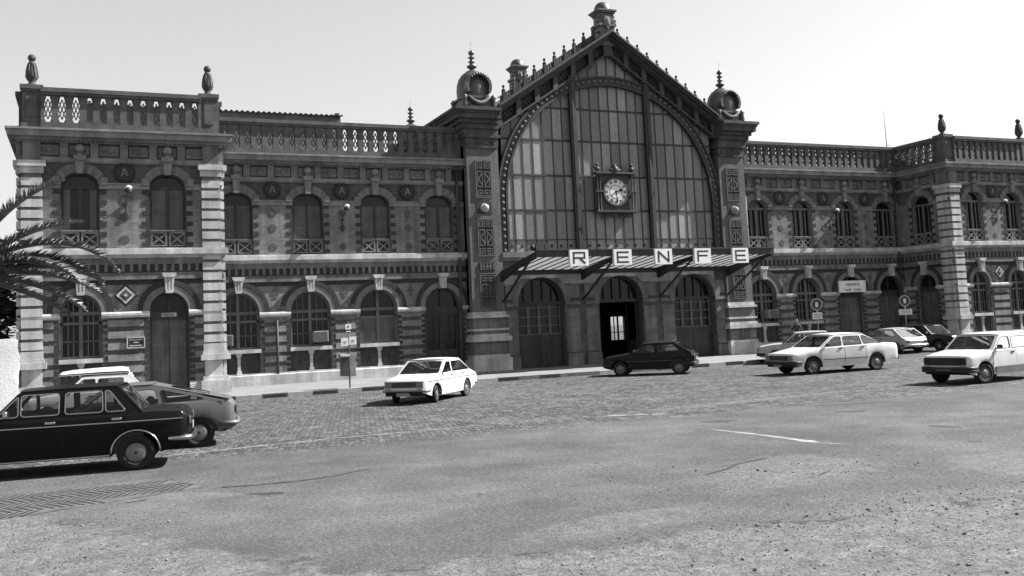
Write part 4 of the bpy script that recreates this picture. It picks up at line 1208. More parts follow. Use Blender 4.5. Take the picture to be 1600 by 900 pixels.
for ch, x, lab in (('R',-4.44,'white board with black letter R, first on the canopy edge'), ('E',-2.19,'white board with black letter E between the boards R and N'),
                   ('N',0,'white board with black letter N at the middle of the canopy edge'), ('F',2.19,'white board with black letter F between the boards N and E'),
                   ('E',4.38,'white board with black letter E, last one beside the pilaster')):
    sign_letter(ch, x, lab)

# wall lamps
def wall_lamp(x, y, z, zb, lab):
    e = empty('wall_lamp', (x, y, 0), 0, lab, 'lamp', 'lamps on the upper walls')
    mb = MB(); mb.tube([(0,0.0,zb),(-.02,-.05,zb+.5),(.02,-.12,z-.42),(.06,-.35,z-.12),(.08,-.5,z-.02)], .02, 7); mb.box(-.05, .05, -.04, .06, zb-.1, zb+.1); mb.box(-.05, .05, -.07, .06, z-.6, z-.5)
    mb.build('bracket', M['iron'], e)
    g = MB(); g.ball((.08,-.58,z), .125, 14, 9, 0, (1,1,.7)); g.build('lamp_globe', M['white'], e)
    h = MB(); h.lathe([(.12,-.12),(.14,-.02),(.12,.02)], .08, -.58, 14, 0, 'z', True, z-.06); h.build('lamp_hood', M['iron'], e)
wall_lamp(-23.16, PY_-.02, 8.0, 7.0, 'white globe lamp on curved bracket below the medallion of the left pavilion')
wall_lamp(-13.95, -.02, 7.87, 6.95, 'white globe lamp on curved bracket in the middle of the left wing')
wall_lamp(14.35, -.02, 7.9, 6.95, 'white globe lamp on curved bracket in the middle of the right wing')
wall_lamp(23.4, PY_-.02, 8.02, 7.0, 'white globe lamp on curved bracket of the right pavilion')

# air conditioners in the ground floor windows
def aircon(x, y, z, lab):
    e = empty('air_conditioner', (x, y, z), 0, lab, 'air conditioner', 'air conditioners in windows')
    mb = MB(); mb.cbox((0,-.12,.25), .66, .5, .48, 0, None, .02); c = mb.build('casing', M['stone2'], e)
    g = MB()
    for i in range(9): g.box(-.28, .28, -.385, -.37, .06+.045*i, .085+.045*i)
    g.build('grille', M['frame'], e)
aircon(-15.12, .1, 1.87, 'grey box air conditioner in the second arched window of the left wing')
aircon(-19.2, .1, 1.87, 'grey box air conditioner beside the quoins of the left pavilion')
aircon(9.75, .1, 1.95, 'grey box air conditioner in the first arched window right of the entrance')

# sign boards and notices
e = empty('sign_board', (15.42, -.28, 3.55), 0, 'white rectangular board over a doorway of the right wing', 'sign')
mb = MB(front(0)); mb.box(-.98, .98, -.06, .02, -.33, .33); mb.build('board', M['signwhite'], e)
t = MB(front(0)); text(t, 'TRANSPORTES', .2, (0,.026,.10), 0, .82, .003); text(t, 'Taquilla   Consigna', .17, (0,.026,-.18), 0, .95, .003); t.build('lettering', M['trim'], e)
mb = MB(front(0))
for s in (-1, 1): mb.box(s*.8-.02, s*.8+.02, -.3, -.06, -.02, .02)
mb.build('bracket', M['iron'], e)
e = empty('notice_frame', (-22.86, PY_-.06, 2.215), 0, 'small dark notice in a pale frame beside the wooden door of the left pavilion', 'notice')
mb = MB(front(0)); mb.box(-.30, .30, -.03, .0, -.2, .2); mb.build('board', M['wood'], e)
mb = MB(front(0))
for s in (-1, 1): mb.box(-.31, .31, -.03, .02, s*.19-.02, s*.19+.02); mb.box(s*.3-.02, s*.3+.02, -.03, .021, -.17, .17)
mb.box(-.24, .24, 0, .006, .09, .13); mb.box(-.08, .08, 0, .006, -.02, .03); mb.box(-.22, .22, 0, .006, -.13, -.09); mb.build('frame', M['stone'], e)
e = empty('door_plate', (-21.66, PY_+.17, 3.22), 0, 'narrow pale name plate on the lintel of the wooden pavilion door', 'plate')
mb = MB(front(0)); mb.box(-.27, .27, -.02, .012, -.07, .07); mb.build('board', M['stone'], e)
mb = MB(front(0))
for i in range(8): mb.box(-.22+.055*i, -.19+.055*i, .012, .016, -.035, .035)
mb.build('lettering', M['trim'], e)
# aerial on the right roof
mb = MB(); mb.tube([(0,0,0),(0,0,2.3),(-.02,0,4.4)], [.03,.025,.012], 6); mb.bar((-.02,0,2.2),(.3,0,2.2), .03, .03); mb.bar((-.05,0,3.3),(.06,0,3.3), .03, .03)
a_ = mb.build('roof_aerial', M['iron2']); a_.location = (21.26, 2.0, 10.18)
tag(a_, 'thin mast aerial standing on the roof of the right pavilion', 'aerial')
# ------------------------------------------------------------------ cars
def lin(pts, x):
    """piecewise smooth interpolation; pts sorted by falling x"""
    if x >= pts[0][0]: return pts[0][1]
    for (a, za), (b, zb) in zip(pts[:-1], pts[1:]):
        if a >= x >= b:
            t = (a-x)/(a-b) if a != b else 0
            return za + (zb-za)*t
    return pts[-1][1]
def fill_holes(outer, holes):
    """triangles of a polygon with holes (2D points)"""
    loops = [[Vector((p[0], p[1], 0)) for p in outer]] + [[Vector((p[0], p[1], 0)) for p in h] for h in holes]
    flat = [p for l in loops for p in l]
    return flat, [tuple(t) for t in tessellate_polygon(loops)]
def roundpoly(poly, r, n=3):
    out = []; m = len(poly)
    for i in range(m):
        p = Vector(poly[i]); a = Vector(poly[i-1]); b = Vector(poly[(i+1) % m])
        da, db = (a-p), (b-p); q = min(r, da.length*.4, db.length*.4)
        A, B_ = p+da.normalized()*q, p+db.normalized()*q
        for k in range(n+1):
            t = k/n
            out.append(tuple((1-t)**2*A + 2*t*(1-t)*p + t*t*B_))
    return out
def make_car(S, loc, head, scale, label, k=1.05, group=None):
    """S: dictionary of measurements; x forward, y left, origin between the axles on the ground"""
    root = empty('parked_car', loc, math.radians(head), label, 'car', group)
    root.scale = (scale*k, scale*k, scale)
    W2, H, xf, xr, ax, zs = S['w']/2, S['h'], S['nose'], S['tail'], S['axle'], S.get('sill', .22)
    A, B_, C, D = S['A'], S['B'], S['C'], S['D']      # windscreen base, roof front, roof rear, rear glass base: (x, z)
    paint_ = S['paint']; top = [(xf, S['nz'])] + S['hood'] + [A] + [D] + S['deck'] + [(xr, S['tz'])]
    RA = S.get('arch', .345); zc = .29
    span = max(xf, -xr)
    def hw(x):
        t = abs(x - (xf+xr)/2)/((xf-xr)/2)
        h = W2*(1 - .085*max(0, t)**3.2)
        e = min(xf-x, x-xr)
        if e < .16: h -= .085*(1-max(0,e)/.16)**2
        return h
    def zb(x):
        base = zs
        if x > ax: base = zs + .10*min(1, max(0,(x-ax-.3))/.4)
        if x < -ax: base = zs + .12*min(1, max(0,(-x-ax-.3))/.4)
        z = base
        for c in (ax, -ax):
            d = abs(x-c)
            if d < RA: z = max(z, zc + math.sqrt(RA*RA-d*d)*(.88 if c < 0 and S.get('spat') else 1))
        return z
    xs = set([xf, xr, A[0], D[0]] + [p[0] for p in S['hood']+S['deck']])
    x = xr
    while x < xf: xs.add(round(x, 3)); x += .12
    for c in (ax, -ax):
        for i in range(19): xs.add(round(c - RA*math.cos(PI*i/18), 4))
    for e in (.02, .05, .09, .13): xs.add(xf-e); xs.add(xr+e)
    xs = sorted(xs, reverse=True)
    waist = S.get('waist', .70)
    def sect(x):
        zt = lin(top, x); h = hw(x); b = zb(x)
        e = min(xf-x, x-xr); dz = .05*(1-min(1, max(0,e)/.13))**2
        zt -= dz; b = b + dz*.6
        wz = min(zt-.10, max(waist, b+.05)); lo = max(b+.015, min(zs+.16, wz-.05))
        lo = min(max(lo, b+.01), wz-.01)
        return [(0,zt+.022),(h*.5,zt+.017),(h*.90,zt+.002),(h*.965,zt-.018),(h*.99,zt-.06),(h,wz),(h*.995,(wz+lo)/2),(h*.985,lo),(h*.965,b)]
    mb = MB(); rows = []
    for x in xs:
        s_ = sect(x); rows.append(s_)
    NS = 9; vs = []
    for x, s_ in zip(xs, rows):
        vs += [(x, y, z) for y, z in s_] + [(x, -y, z) for y, z in s_[1:]]
    NP = 2*NS-1
    fs = []; uf = []
    for i in range(len(xs)-1):
        o, p = i*NP, (i+1)*NP
        cab = A[0]-.001 > (xs[i]+xs[i+1])/2 > D[0]+.001
        for j in range(NS-1):
            if cab and j < 2: continue
            fs.append((o+j, o+j+1, p+j+1, p+j))
            a = (0 if j == 0 else NS-1+j); b_ = NS+j
            fs.append((o+a, p+a, p+b_, o+b_))
        uf.append((o+NS-1, o+NP-1, p+NP-1, p+NS-1))
    mb.add(vs, fs, 0, True); mb.add(vs, uf, 1, False)
    mb.add(vs[:NP], [tuple(list(range(NS)) + list(range(NP-1, NS-1, -1)))], 0); e = len(vs)-NP
    mb.add(vs[e:], [tuple(list(range(NS)) + list(range(NP-1, NS-1, -1)))], 0)
    body = mb.build('body', [paint_, M['under']], root)
    md = body.modifiers.new('edges', 'EDGE_SPLIT'); md.split_angle = math.radians(38)

    # greenhouse
    wb, wr = hw((A[0]+D[0])/2)*.955, hw(0)*.83
    zbelt = min(A[1], D[1]) - .03
    def side_y(x, z):
        t = (z-zbelt)/(H-zbelt); return wb + (wr-wb)*t*t**.15 if t > 0 else wb
    gh = MB(); gl = MB(); rub = MB()
    BZ, CZ = B_[1], C[1]
    outer = [(A[0]+.03, A[1]-.06), (B_[0], BZ), ((B_[0]+C[0])/2, max(BZ, CZ)+.008), (C[0], CZ), (D[0]-.03, D[1]-.06)]
    n_e = 4
    wins = [roundpoly(w_, .05) for w_ in S['wins']]
    flat, tris = fill_holes(outer, wins)
    def shell(mbx, pts2, tri, f3, inner, mi=0):
        n = len(pts2); P = [f3(p) for p in pts2]; Q = [f3(p, inner) for p in pts2]
        mbx.add(P, tri, mi); mbx.add(Q, [t[::-1] for t in tri], mi)
    for s in (1, -1):
        f3 = lambda p, d=0.0: (p[0], s*(side_y(p[0], p[1]) - d), p[1])
        shell(gh, [(v.x, v.y) for v in flat], tris, f3, .03)
        for w_ in wins:
            m = len(w_)
            gh.add([f3(p) for p in w_] + [f3(p, .03) for p in w_], [(i, (i+1) % m, m+(i+1) % m, m+i) for i in range(m)])
            gl.add([f3(p, .012) for p in w_], [tuple(range(m))])
            if S.get('trim'):
                for i in range(m): rub.tube([f3(w_[i], -.006), f3(w_[(i+1) % m], -.006)], .011, 4)
            else:
                for i in range(m): rub.tube([f3(w_[i], -.002), f3(w_[(i+1) % m], -.002)], .007, 4)
    for (P0, P1, dirx) in ((A, B_, 1), (D, C, -1)):
        x0_, z0_ = P0; x1_, z1_ = P1; w0, w1 = side_y(x0_, z0_), side_y(x1_, z1_)
        f3 = lambda p, d=0.0: (x0_+(x1_-x0_)*p[1] + dirx*(S.get('bow', .05)*(1-(p[0])**2) - d), (w0+(w1-w0)*p[1])*p[0], z0_+(z1_-z0_)*p[1])
        def sub(loop, n=6):
            out = []
            for i in range(len(loop)):
                a, b_ = Vector(loop[i]), Vector(loop[(i+1) % len(loop)])
                k_ = n if abs(a.x-b_.x) > .5 else 1
                out += [tuple(a.lerp(b_, t/k_)) for t in range(k_)]
            return out
        o_ = sub([(-1,-.06),(1,-.06),(1,1),(-1,1)])
        lo_, hi_, sd_ = S.get('rwin', (.07,.90,.90)) if dirx < 0 else (.07,.90,.90)
        hol = sub(roundpoly([(-sd_,lo_),(sd_,lo_),(sd_-.03,hi_),(-sd_+.03,hi_)], .09))
        fl, tr = fill_holes(o_, [hol])
        shell(gh, [(v.x, v.y) for v in fl], tr, f3, .03)
        m = len(hol)
        gh.add([f3(p) for p in hol]+[f3(p, .03) for p in hol], [(i, (i+1) % m, m+(i+1) % m, m+i) for i in range(m)])
        gl.add([f3(p, .012) for p in hol] + [f3((0,.5), .012)], [(i, (i+1) % m, m) for i in range(m)])
        for i in range(m): rub.tube([f3(hol[i], -.002), f3(hol[(i+1) % m], -.002)], .010, 4)
    nr = 10; vs = []; ny = 8
    for i in range(nr+1):
        t = i/nr; x_ = B_[0] + (C[0]-B_[0])*t; zc_ = BZ + (CZ-BZ)*t + .008*4*t*(1-t)
        cr = S.get('crown', .05)*(math.sin(PI*(.12+.76*t)))**.7
        w_ = side_y(x_, min(BZ, CZ))
        bow = .05*((1 if i == 0 else 0) - (1 if i == nr else 0))
        for j in range(-ny, ny+1):
            q = j/ny; vs.append((x_ + (bow if 0 < i < nr or True else 0)*(1-q*q), q*(w_+.004), zc_ + .006 + cr*(1-abs(q)**3)))
    m = 2*ny+1
    gh.add(vs, [(i*m+j, i*m+j+1, (i+1)*m+j+1, (i+1)*m+j) for i in range(nr) for j in range(m-1)], S.get('roofmi', 0), True)
    for i in (0, nr): gh.add(vs[i*m:(i+1)*m], [tuple(range(m))], 0)
    for s in (0, m-1):
        for i in range(nr):
            a, b_ = vs[i*m+s], vs[(i+1)*m+s]
            gh.add([a, b_, (b_[0], b_[1]*.985, b_[2]-.03), (a[0], a[1]*.985, a[2]-.03)], [(0,1,2,3)])
    cabin = gh.build('roof', [S.get('roofpaint', paint_)], root)
    gl.build('window_glass', M['carglass'], root)
    rub.build('window_trim', M['chrome'] if S.get('trim') else M['trim'], root)
    # cabin tub, seats, dash, wheel
    tb = MB(); xA, xD = A[0]+.05, D[0]-.02; wi = wb-.05
    tb.box(xD, xA, -wi, wi, .30, .34)
    for s in (-1, 1): tb.box(xD, xA, *sorted((s*wi, s*(wi+.02))), .30, zbelt)
    tb.box(xA-.30, xA+.02, -wi, wi, .55, A[1]-.03); tb.box(xD, min(xD+.28, C[0]), -wi, wi, .55, D[1]-.04)
    tb.build('dashboard', M['trim'], root)
    f0 = S.get('seatx', .0)
    for s in (-1, 1):
        st = MB(); R_ = Matrix.Rotation(math.radians(-14), 3, 'Y')
        st.cbox((f0, s*.36, .46), .5, .50, .16, 0, None, .04); st.cbox((f0-.30, s*.36, .74), .13, .48, .58, 0, R_, .05)
        st.build('seat', M['seat'], root)
    st = MB(); R_ = Matrix.Rotation(math.radians(-14), 3, 'Y')
    st.cbox((f0-.85, 0, .46), .5, 1.15, .16, 0, None, .04); st.cbox((f0-1.13, 0, .72), .13, 1.15, .5, 0, R_, .05)
    st.build('rear_bench', M['seat'], root)
    sw = MB(); cx_, cz_ = f0+.48, .84
    pts = [(cx_ - .07*math.sin(2*PI*i/16), .36+.19*math.cos(2*PI*i/16), cz_+.17*math.sin(2*PI*i/16)) for i in range(17)]
    sw.tube(pts, .014, 5); sw.bar((cx_,.19,cz_), (cx_,.53,cz_), .03, .02, 0, (1,0,0)); sw.tube([(cx_,.36,cz_),(cx_+.3,.36,cz_-.14)], .025, 6)
    sw.build('steering_wheel', M['trim'], root)
    # doors: raised skins with a dark seam behind them
    for (xa, xb) in S['doors']:
        for s in (1, -1):
            dm = MB(); sm = MB()
            n = 6; X_ = [xa + (xb-xa)*i/n for i in range(n+1)]
            def col(x, off, ex=0):
                q = sect(x); z0_ = zs + .075 - ex
                pr = [(q[4][0], q[4][1]+ex), q[5], q[6], (q[7][0], q[7][1])]
                return [(x, s*(y+off), max(z, z0_)) for y, z in pr]
            g_ = [p for x in X_ for p in col(x, .006)]
            dm.add(g_, [(i*4+j, i*4+j+1, i*4+j+5, i*4+j+4) for i in range(n) for j in range(3)], 0, True)
            Xs = [xa+.012] + X_[1:-1] + [xb-.012]
            g2 = [p for x in Xs for p in col(x, .003, .012)]
            sm.add(g2, [(i*4+j, i*4+j+1, i*4+j+5, i*4+j+4) for i in range(n) for j in range(3)], 0)
            dd = dm.build('door', paint_, root); sm.build('door_seam', M['under'], dd)
            hm = MB(); q = sect(xb+.16); hz = q[4][1]-.07 if not S.get('hz') else S['hz']
            hm.cbox((xb+.16, s*(hw(xb+.16)*.992+.012), hz), .15, .03, .035, 0, None, .008); hm.build('handle', M['chrome'] if S.get('trim') else M['trim'], dd)
    # wheels
    steer = S.get('steer', 0)
    for cx_ in (ax, -ax):
        for s in (1, -1):
            wm = MB(); tw = .155; tr = S.get('tyre', .29)
            wm.lathe([(tr*.60,-tw/2),(tr*.90,-tw/2),(tr*.97,-tw*.42),(tr,-tw*.25),(tr,tw*.25),(tr*.97,tw*.42),(tr*.90,tw/2),(tr*.60,tw/2),(tr*.58,tw*.2)], 0, 0, 28, 0, 'y')
            wo = wm.build('wheel', M['rubber'], root, (cx_, s*(W2-.125), tr-.004))
            hm = MB(); o_ = s*tw/2
            if S.get('plainhub'):
                hm.lathe([(tr*.60,o_*.80),(tr*.58,o_*.98),(tr*.55,o_*.86)], 0, 0, 24, 1, 'y'); hm.lathe([(tr*.54,o_*.80),(tr*.52,o_*.95),(tr*.40,o_*1.04),(tr*.15,o_*1.08)], 0, 0, 24, 0, 'y'); hm.lathe([(tr*.10,o_*1.02),(tr*.09,o_*1.13)], 0, 0, 12, 1, 'y')
            else: hm.lathe([(tr*.62,o_*.75),(tr*.60,o_*.98),(tr*.55,o_*.80),(tr*.40,o_*.72),(tr*.34,o_*.98),(tr*.24,o_*1.12),(tr*.10,o_*1.15)], 0, 0, 24, 0, 'y')
            for i in range(0 if S.get('plainhub') else 8):
                a = 2*PI*i/8; hm.cbox((tr*.47*math.cos(a), o_*.80, tr*.47*math.sin(a)), .035, .02, .035, 1)
            h_ = hm.build('hubcap', [S.get('hub', M['hub']), M['trim']], wo)
            if cx_ > 0 and steer: wo.rotation_euler = (0,0,math.radians(steer))
    # bumpers
    bmat = M[S.get('bumper', 'chrome')]; bh = S.get('bh', .11); bz = S.get('bz', .45)
    for xe, d in ((xf, 1), (xr, -1)):
        bm = MB(); pts = []
        ww = hw(xe - d*.2)+.012
        for q in (-1, -.97, -.85, -.5, 0, .5, .85, .97, 1):
            dx = .055 - .06*abs(q)**4 - (.30 if abs(q) == 1 else 0) - (.03 if abs(q) == .97 else 0)
            pts.append((xe + d*dx, q*ww, bz))
        if d < 0 and S.get('norear'): pts = [q_ for q_ in pts if abs(q_[1]) < ww*.9]
        for off in ((0,) if bh < .1 else (-bh*.25, bh*.25)):
            bm.tube([(q_[0], q_[1], q_[2]+off) for q_ in pts], min(.055, bh*.5) if bh < .1 else bh*.34, 8)
        if S.get('overrider'):
            for s in (-1, 1): bm.cbox((xe+d*.10, s*.42, bz+.01), .06, .07, bh+.07, 0, None, .02)
        bm.build('bumper', bmat, root)
        pm = MB(); pz = S.get('pz', .36) if d > 0 else S.get('pzr', .62)
        pm.cbox((xe + d*(.085 if pz < bz+.08 else .03), 0, pz), .012, .46, .11); pl = pm.build('number_plate', M['plate'], root)
    # front face
    gz, gh_ = S['grille']; gw = S.get('gw', .60); fw = hw(xf-.06)
    gm = MB(); gm.box(xf-.05, xf+.012, -fw*.93, fw*.93, gz-gh_/2, gz+gh_/2); 
    gmo = gm.build('grille', M['trim'], root)
    if S.get('apron'):
        ap = MB(); ap.box(xf-.25, xf+.010, -fw*.90, fw*.90, zs+.04, bz-.01); ap.build('front_apron', M['under'], root)
    bars = MB()
    for i in range(6): bars.box(xf+.012, xf+.022, -gw*.78, gw*.78, gz-gh_/2+.015+gh_*.9*i/6, gz-gh_/2+.023+gh_*.9*i/6)
    if S.get('gtrim'):
        for e in (gz-gh_/2, gz+gh_/2): bars.box(xf-.03, xf+.02, -fw*.93, fw*.93, e-.008, e+.008)
    bars.build('grille_bar', M[S.get('gbar', 'frame')], gmo)
    for s in (-1, 1):
        lm = MB(); yl = S.get('ly', .52)
        if S.get('lamp', 'rect') == 'rect': lm.cbox((xf+.005, s*yl, gz), .05, S.get('lw', .22), gh_*.8, 0, None, .012)
        elif S['lamp'] == 'quad':
            for o_ in (-.085, .085): lm.lathe([(.078,-.02),(.078,.02),(.05,.035)], xf, s*yl+o_, 16, 0, 'x', True, gz)
        lm.build('headlight', M[S.get('lampmat', 'lamp')], root)
        im = MB(); iz = S.get('iz', bz+.10); im.cbox((xf+.01, s*(yl+.02), iz-.10 if S.get('ilow') else iz), .03, .18, .055, 0, None, .01); im.build('indicator', M['amber'], root)
        tm = MB(); tw_, th_ = S.get('tl', (.14,.2)); tm.cbox((xr-.005, s*(hw(xr+.05)-tw_/2-.02), S.get('tlz', .68)), .04, tw_, th_, 0, None, .012); tm.build('tail_light', M['taill'], root)
    # wing mirror, wipers, stripes
    if S.get('mirror', True):
        mm_ = MB(); xm = A[0]-.22; ym = side_y(xm, A[1]+.05)
        mm_.cbox((xm, ym+.10, A[1]+.09), .06, .16, .10, 0, None, .02); mm_.tube([(xm, ym-.01, A[1]+.03), (xm, ym+.05, A[1]+.07)], .015, 5)
        mm_.build('wing_mirror', M['chrome'] if S.get('trim') else M['trim'], root)
    wm = MB()
    for y0_, y1_ in ((.45,.0),(-.1,-.55)):
        f = lambda y, t: (A[0]+(B_[0]-A[0])*t + .05*(1-(y/wb)**2)+.015, y, A[1]+(BZ-A[1])*t)
        wm.tube([f(y0_, .02), f(y1_, .12)], .010, 4)
    wm.build('wiper', M['trim'], root)
    for (z_, hgt, mt, xa, xb) in S.get('stripes', []):
        sm_ = MB()
        n = 24; X_ = [xa + (xb-xa)*i/n for i in range(n+1)]
        for s in (1, -1):
            pts = []
            for x in X_:
                if zb(x) > z_-hgt/2-.01:
                    pts.append(None); continue
                pts.append((x, s*(hw(x)+.010), z_))
            for a, b_ in zip(pts[:-1], pts[1:]):
                if a and b_: sm_.bar(a, b_, hgt, .018, 0, (0,1,0))
        sm_.build('side_strip', M[mt], root)
    if S.get('archtrim'):
        am = MB()
        for cx_ in (ax, -ax):
            for s in (1, -1):
                am.tube([(cx_-(RA+.01)*math.cos(PI*i/20), s*(hw(cx_)+.004), zc+(RA+.01)*math.sin(PI*i/20)) for i in range(21)], .014, 5)
        am.build('wheel_arch_trim', M['chrome'], root)
    return root

def wins4(A, B, C, D, zb_, cols, inset=.055, q=None):
    """side window polygons between pillar positions on the belt line (front to rear)"""
    zt = min(B[1], C[1]) - .065
    xt = lambda z: A[0] + (B[0]-A[0])*(z-A[1])/(B[1]-A[1]) - inset - .04
    xb = lambda z: D[0] + (C[0]-D[0])*(z-D[1])/(C[1]-D[1]) + inset + .05
    out = []
    for (a, b) in cols:
        p = lambda v, z, lo: (xt(z) if v == 'A' else xb(z) if v == 'D' else v[1 if z > (zb_+zt)/2 else 0] if isinstance(v, tuple) else v)
        poly = [(p(a,zb_,0),zb_), (p(a,zt,1),zt), (p(b,zt,1),zt), (p(b,zb_,0),zb_)]
        out.append(poly)
    return out
blackp, whitep, greyp, creamp, darkp = paint('black_paint', .006, .3), paint('white_paint', .52, .35), paint('grey_paint', .095, .45), paint('pale_paint', .34, .4), paint('dark_paint', .012, .35)
whitep2 = paint('chalky_white_paint', .5, .5)

# black saloon, nearest
A, B, C, D = (.80,.93), (.41,1.35), (-.96,1.36), (-1.30,.94)
sd = dict(w=1.62, h=1.37, nose=1.93, tail=-1.99, axle=1.21, sill=.25, A=A, B=B, C=C, D=D, nz=.80, hood=[(1.85,.84),(1.3,.89)], deck=[(-1.5,.945),(-1.88,.92),(-1.95,.89)], tz=.85, paint=blackp,
    wins=[[(.735,.965),(.45,1.27),(.435,1.27),(.43,.965)], [(.395,.965),(.395,1.295),(-.13,1.30),(-.13,.965)], [(-.215,.965),(-.215,1.30),(-.735,1.305),(-.745,.965)], [(-.785,.965),(-.775,1.305),(-.84,1.295),(-1.075,.965)]],
    doors=[(.88,-.17),(-.19,-1.10)], trim=True, bumper='chrome', bh=.085, overrider=False, bz=.47,
    grille=(.70,.17), lamp='quad', ly=.53, gtrim=True, stripes=[(.79,.016,'chrome',1.85,-1.90),(.275,.02,'chrome',.83,-.84)], archtrim=True, crown=.03, tl=(.16,.13), tlz=.74, hz=.845, arch=.345, tyre=.285, gbar='chrome', plainhub=True)
make_car(sd, (-25.0,-23.5,0), 172.5, 1.06, 'black four door saloon with chrome trim in the left foreground')
# grey fastback behind it
A, B, C, D = (.95,.90), (.40,1.29), (-.45,1.32), (-1.78,.97)
gs = dict(w=1.60, h=1.33, nose=2.0, tail=-1.98, axle=1.28, sill=.24, A=A, B=B, C=C, D=D, nz=.66, hood=[(1.9,.74),(1.3,.86)], deck=[(-1.88,.92)], tz=.88, paint=greyp,
    wins=[[(.80,.94),(.46,1.20),(.16,1.21),(.16,.94)], [(.08,.94),(.08,1.215),(-.48,1.215),(-.56,.95)], [(-.66,.95),(-.59,1.205),(-.78,1.15),(-1.40,.985)]], doors=[(.95,.12),(.10,-.62)], bumper='hub', bh=.085, bz=.46, grille=(.62,.13), tl=(.10,.14), tlz=.74, spat=True, rwin=(.25,.78,.72), waist=.60, arch=.36, tyre=.30, crown=.035, plainhub=True)
make_car(gs, (-23.72,-20.81,0), 174, 1.0, 'grey fastback car parked behind the black saloon')
# white-roofed car, mostly hidden
A, B, C, D = (.70,.98), (.25,1.42), (-1.05,1.42), (-1.45,1.0)
rf = dict(w=1.58, h=1.43, nose=1.75, tail=-1.9, axle=1.2, sill=.26, A=A, B=B, C=C, D=D, nz=.78, hood=[(1.65,.84),(1.2,.93)], deck=[(-1.6,.98),(-1.8,.94)], tz=.88, paint=creamp,
    wins=wins4(A,B,C,D,1.0,[('A',(-.1,-.1)),((-.18,-.18),(-.85,-.85)),]), doors=[(.75,-.14),(-.16,-.95)], bumper='hub', grille=(.68,.16), roofpaint=whitep, crown=.07)
rc = make_car(rf, (-24.4,-12.6,0), 178, .92, 'pale car with a white luggage box on its roof half hidden behind the black saloon')
bx = MB()
prof = [(.84,1.50),(.86,1.55),(.78,1.60),(.5,1.635),(-.2,1.665),(-.8,1.67),(-.98,1.63),(-1.02,1.50)]
n = len(prof)
vsx = []
for x_, z_ in prof:
    for jj in range(-6, 7):
        q = jj/6; vsx.append((x_, .66*q, 1.48 + (z_-1.48)*(1-abs(q)**5*.6)))
bx.add(vsx, [(i*13+j, i*13+j+1, (i+1)*13+j+1, (i+1)*13+j) for i in range(n-1) for j in range(12)], 0, True)
bx.box(-1.02, .84, -.66, .66, 1.485, 1.505)
for x_ in (.5, -.8): bx.box(x_-.03, x_+.03, -.55, .55, 1.44, 1.487)
rb_ = bx.build('luggage_box', whitep2); rb_.location = (-24.4,-12.6,0); rb_.rotation_euler = (0,0,math.radians(178)); rb_.scale = (.966,.966,.92)
tag(rb_, 'white rounded luggage box strapped on the roof of the half hidden pale car', 'luggage box')
# white saloon coming towards us in front of the left wing
A, B, C, D = (.92,.93), (.30,1.37), (-.80,1.38), (-1.55,.96)
r12 = dict(w=1.62, h=1.39, nose=2.0, tail=-2.28, axle=1.22, sill=.24, A=A, B=B, C=C, D=D, nz=.74, hood=[(1.92,.79),(1.4,.87)], deck=[(-1.75,.91),(-2.15,.80)], tz=.76, paint=whitep,
    wins=wins4(A,B,C,D,.965,[('A',(.05,.02)),((-.04,-.06),'D')]), doors=[(.95,-.02),(-.04,-.95)], bumper='hub', bh=.06, bz=.44, grille=(.65,.19), lamp='rect', ly=.54, lw=.25, apron=True, tl=(.1,.2), iz=.50, pz=.33, hz=.85, stripes=[(.74,.012,'hub',1.85,-2.1)], steer=14, arch=.35)
make_car(r12, (-14.68,-13.62,0), 226, .90, 'white saloon with rectangular headlights driving off the kerb before the left wing')
# black hatchback before the entrance
A, B, C, D = (.78,.90), (.22,1.29), (-1.02,1.30), (-1.62,.90)
fi = dict(w=1.57, h=1.31, nose=1.82, tail=-1.75, axle=1.145, sill=.24, A=A, B=B, C=C, D=D, nz=.70, hood=[(1.74,.76),(1.3,.83)], deck=[(-1.7,.82)], tz=.80, paint=darkp,
    wins=wins4(A,B,C,D,.93,[('A',(-.22,-.22)),((-.36,-.36),(-1.22,-.95))]), doors=[(.82,-.34)], bumper='trim', bz=.44, grille=(.62,.15), tl=(.12,.2), tlz=.68, tyre=.285, stripes=[(.58,.014,'frame',1.6,-1.6)])
make_car(fi, (-3.81,-9.20,0), 140, .96, 'black three door hatchback passing the station entrance')
# white saloon with six side windows
A, B, C, D = (.98,.92), (.36,1.33), (-.82,1.34), (-1.55,.98)
tb_ = dict(w=1.68, h=1.36, nose=2.08, tail=-2.3, axle=1.3, sill=.24, A=A, B=B, C=C, D=D, nz=.68, hood=[(2.0,.74),(1.5,.83)], deck=[(-1.75,.96),(-2.2,.93)], tz=.88, paint=whitep,
    wins=wins4(A,B,C,D,.955,[('A',(.12,.10)),((.02,.01),(-.72,-.66)),((-.82,-.74),'D')]), doors=[(1.0,.05),(.03,-.85)], bumper='trim', bh=.13, bz=.42, norear=True, apron=True, grille=(.60,.17), lamp='rect', ly=.62, lw=.24, gw=.45, tl=(.25,.16), tlz=.72, stripes=[(.50,.02,'trim',1.6,-1.6)], hz=.86, arch=.36, tyre=.30)
make_car(tb_, (.05,-15.1,0), 176, 1.0, 'white saloon with three windows along its side, in front of the right wing')
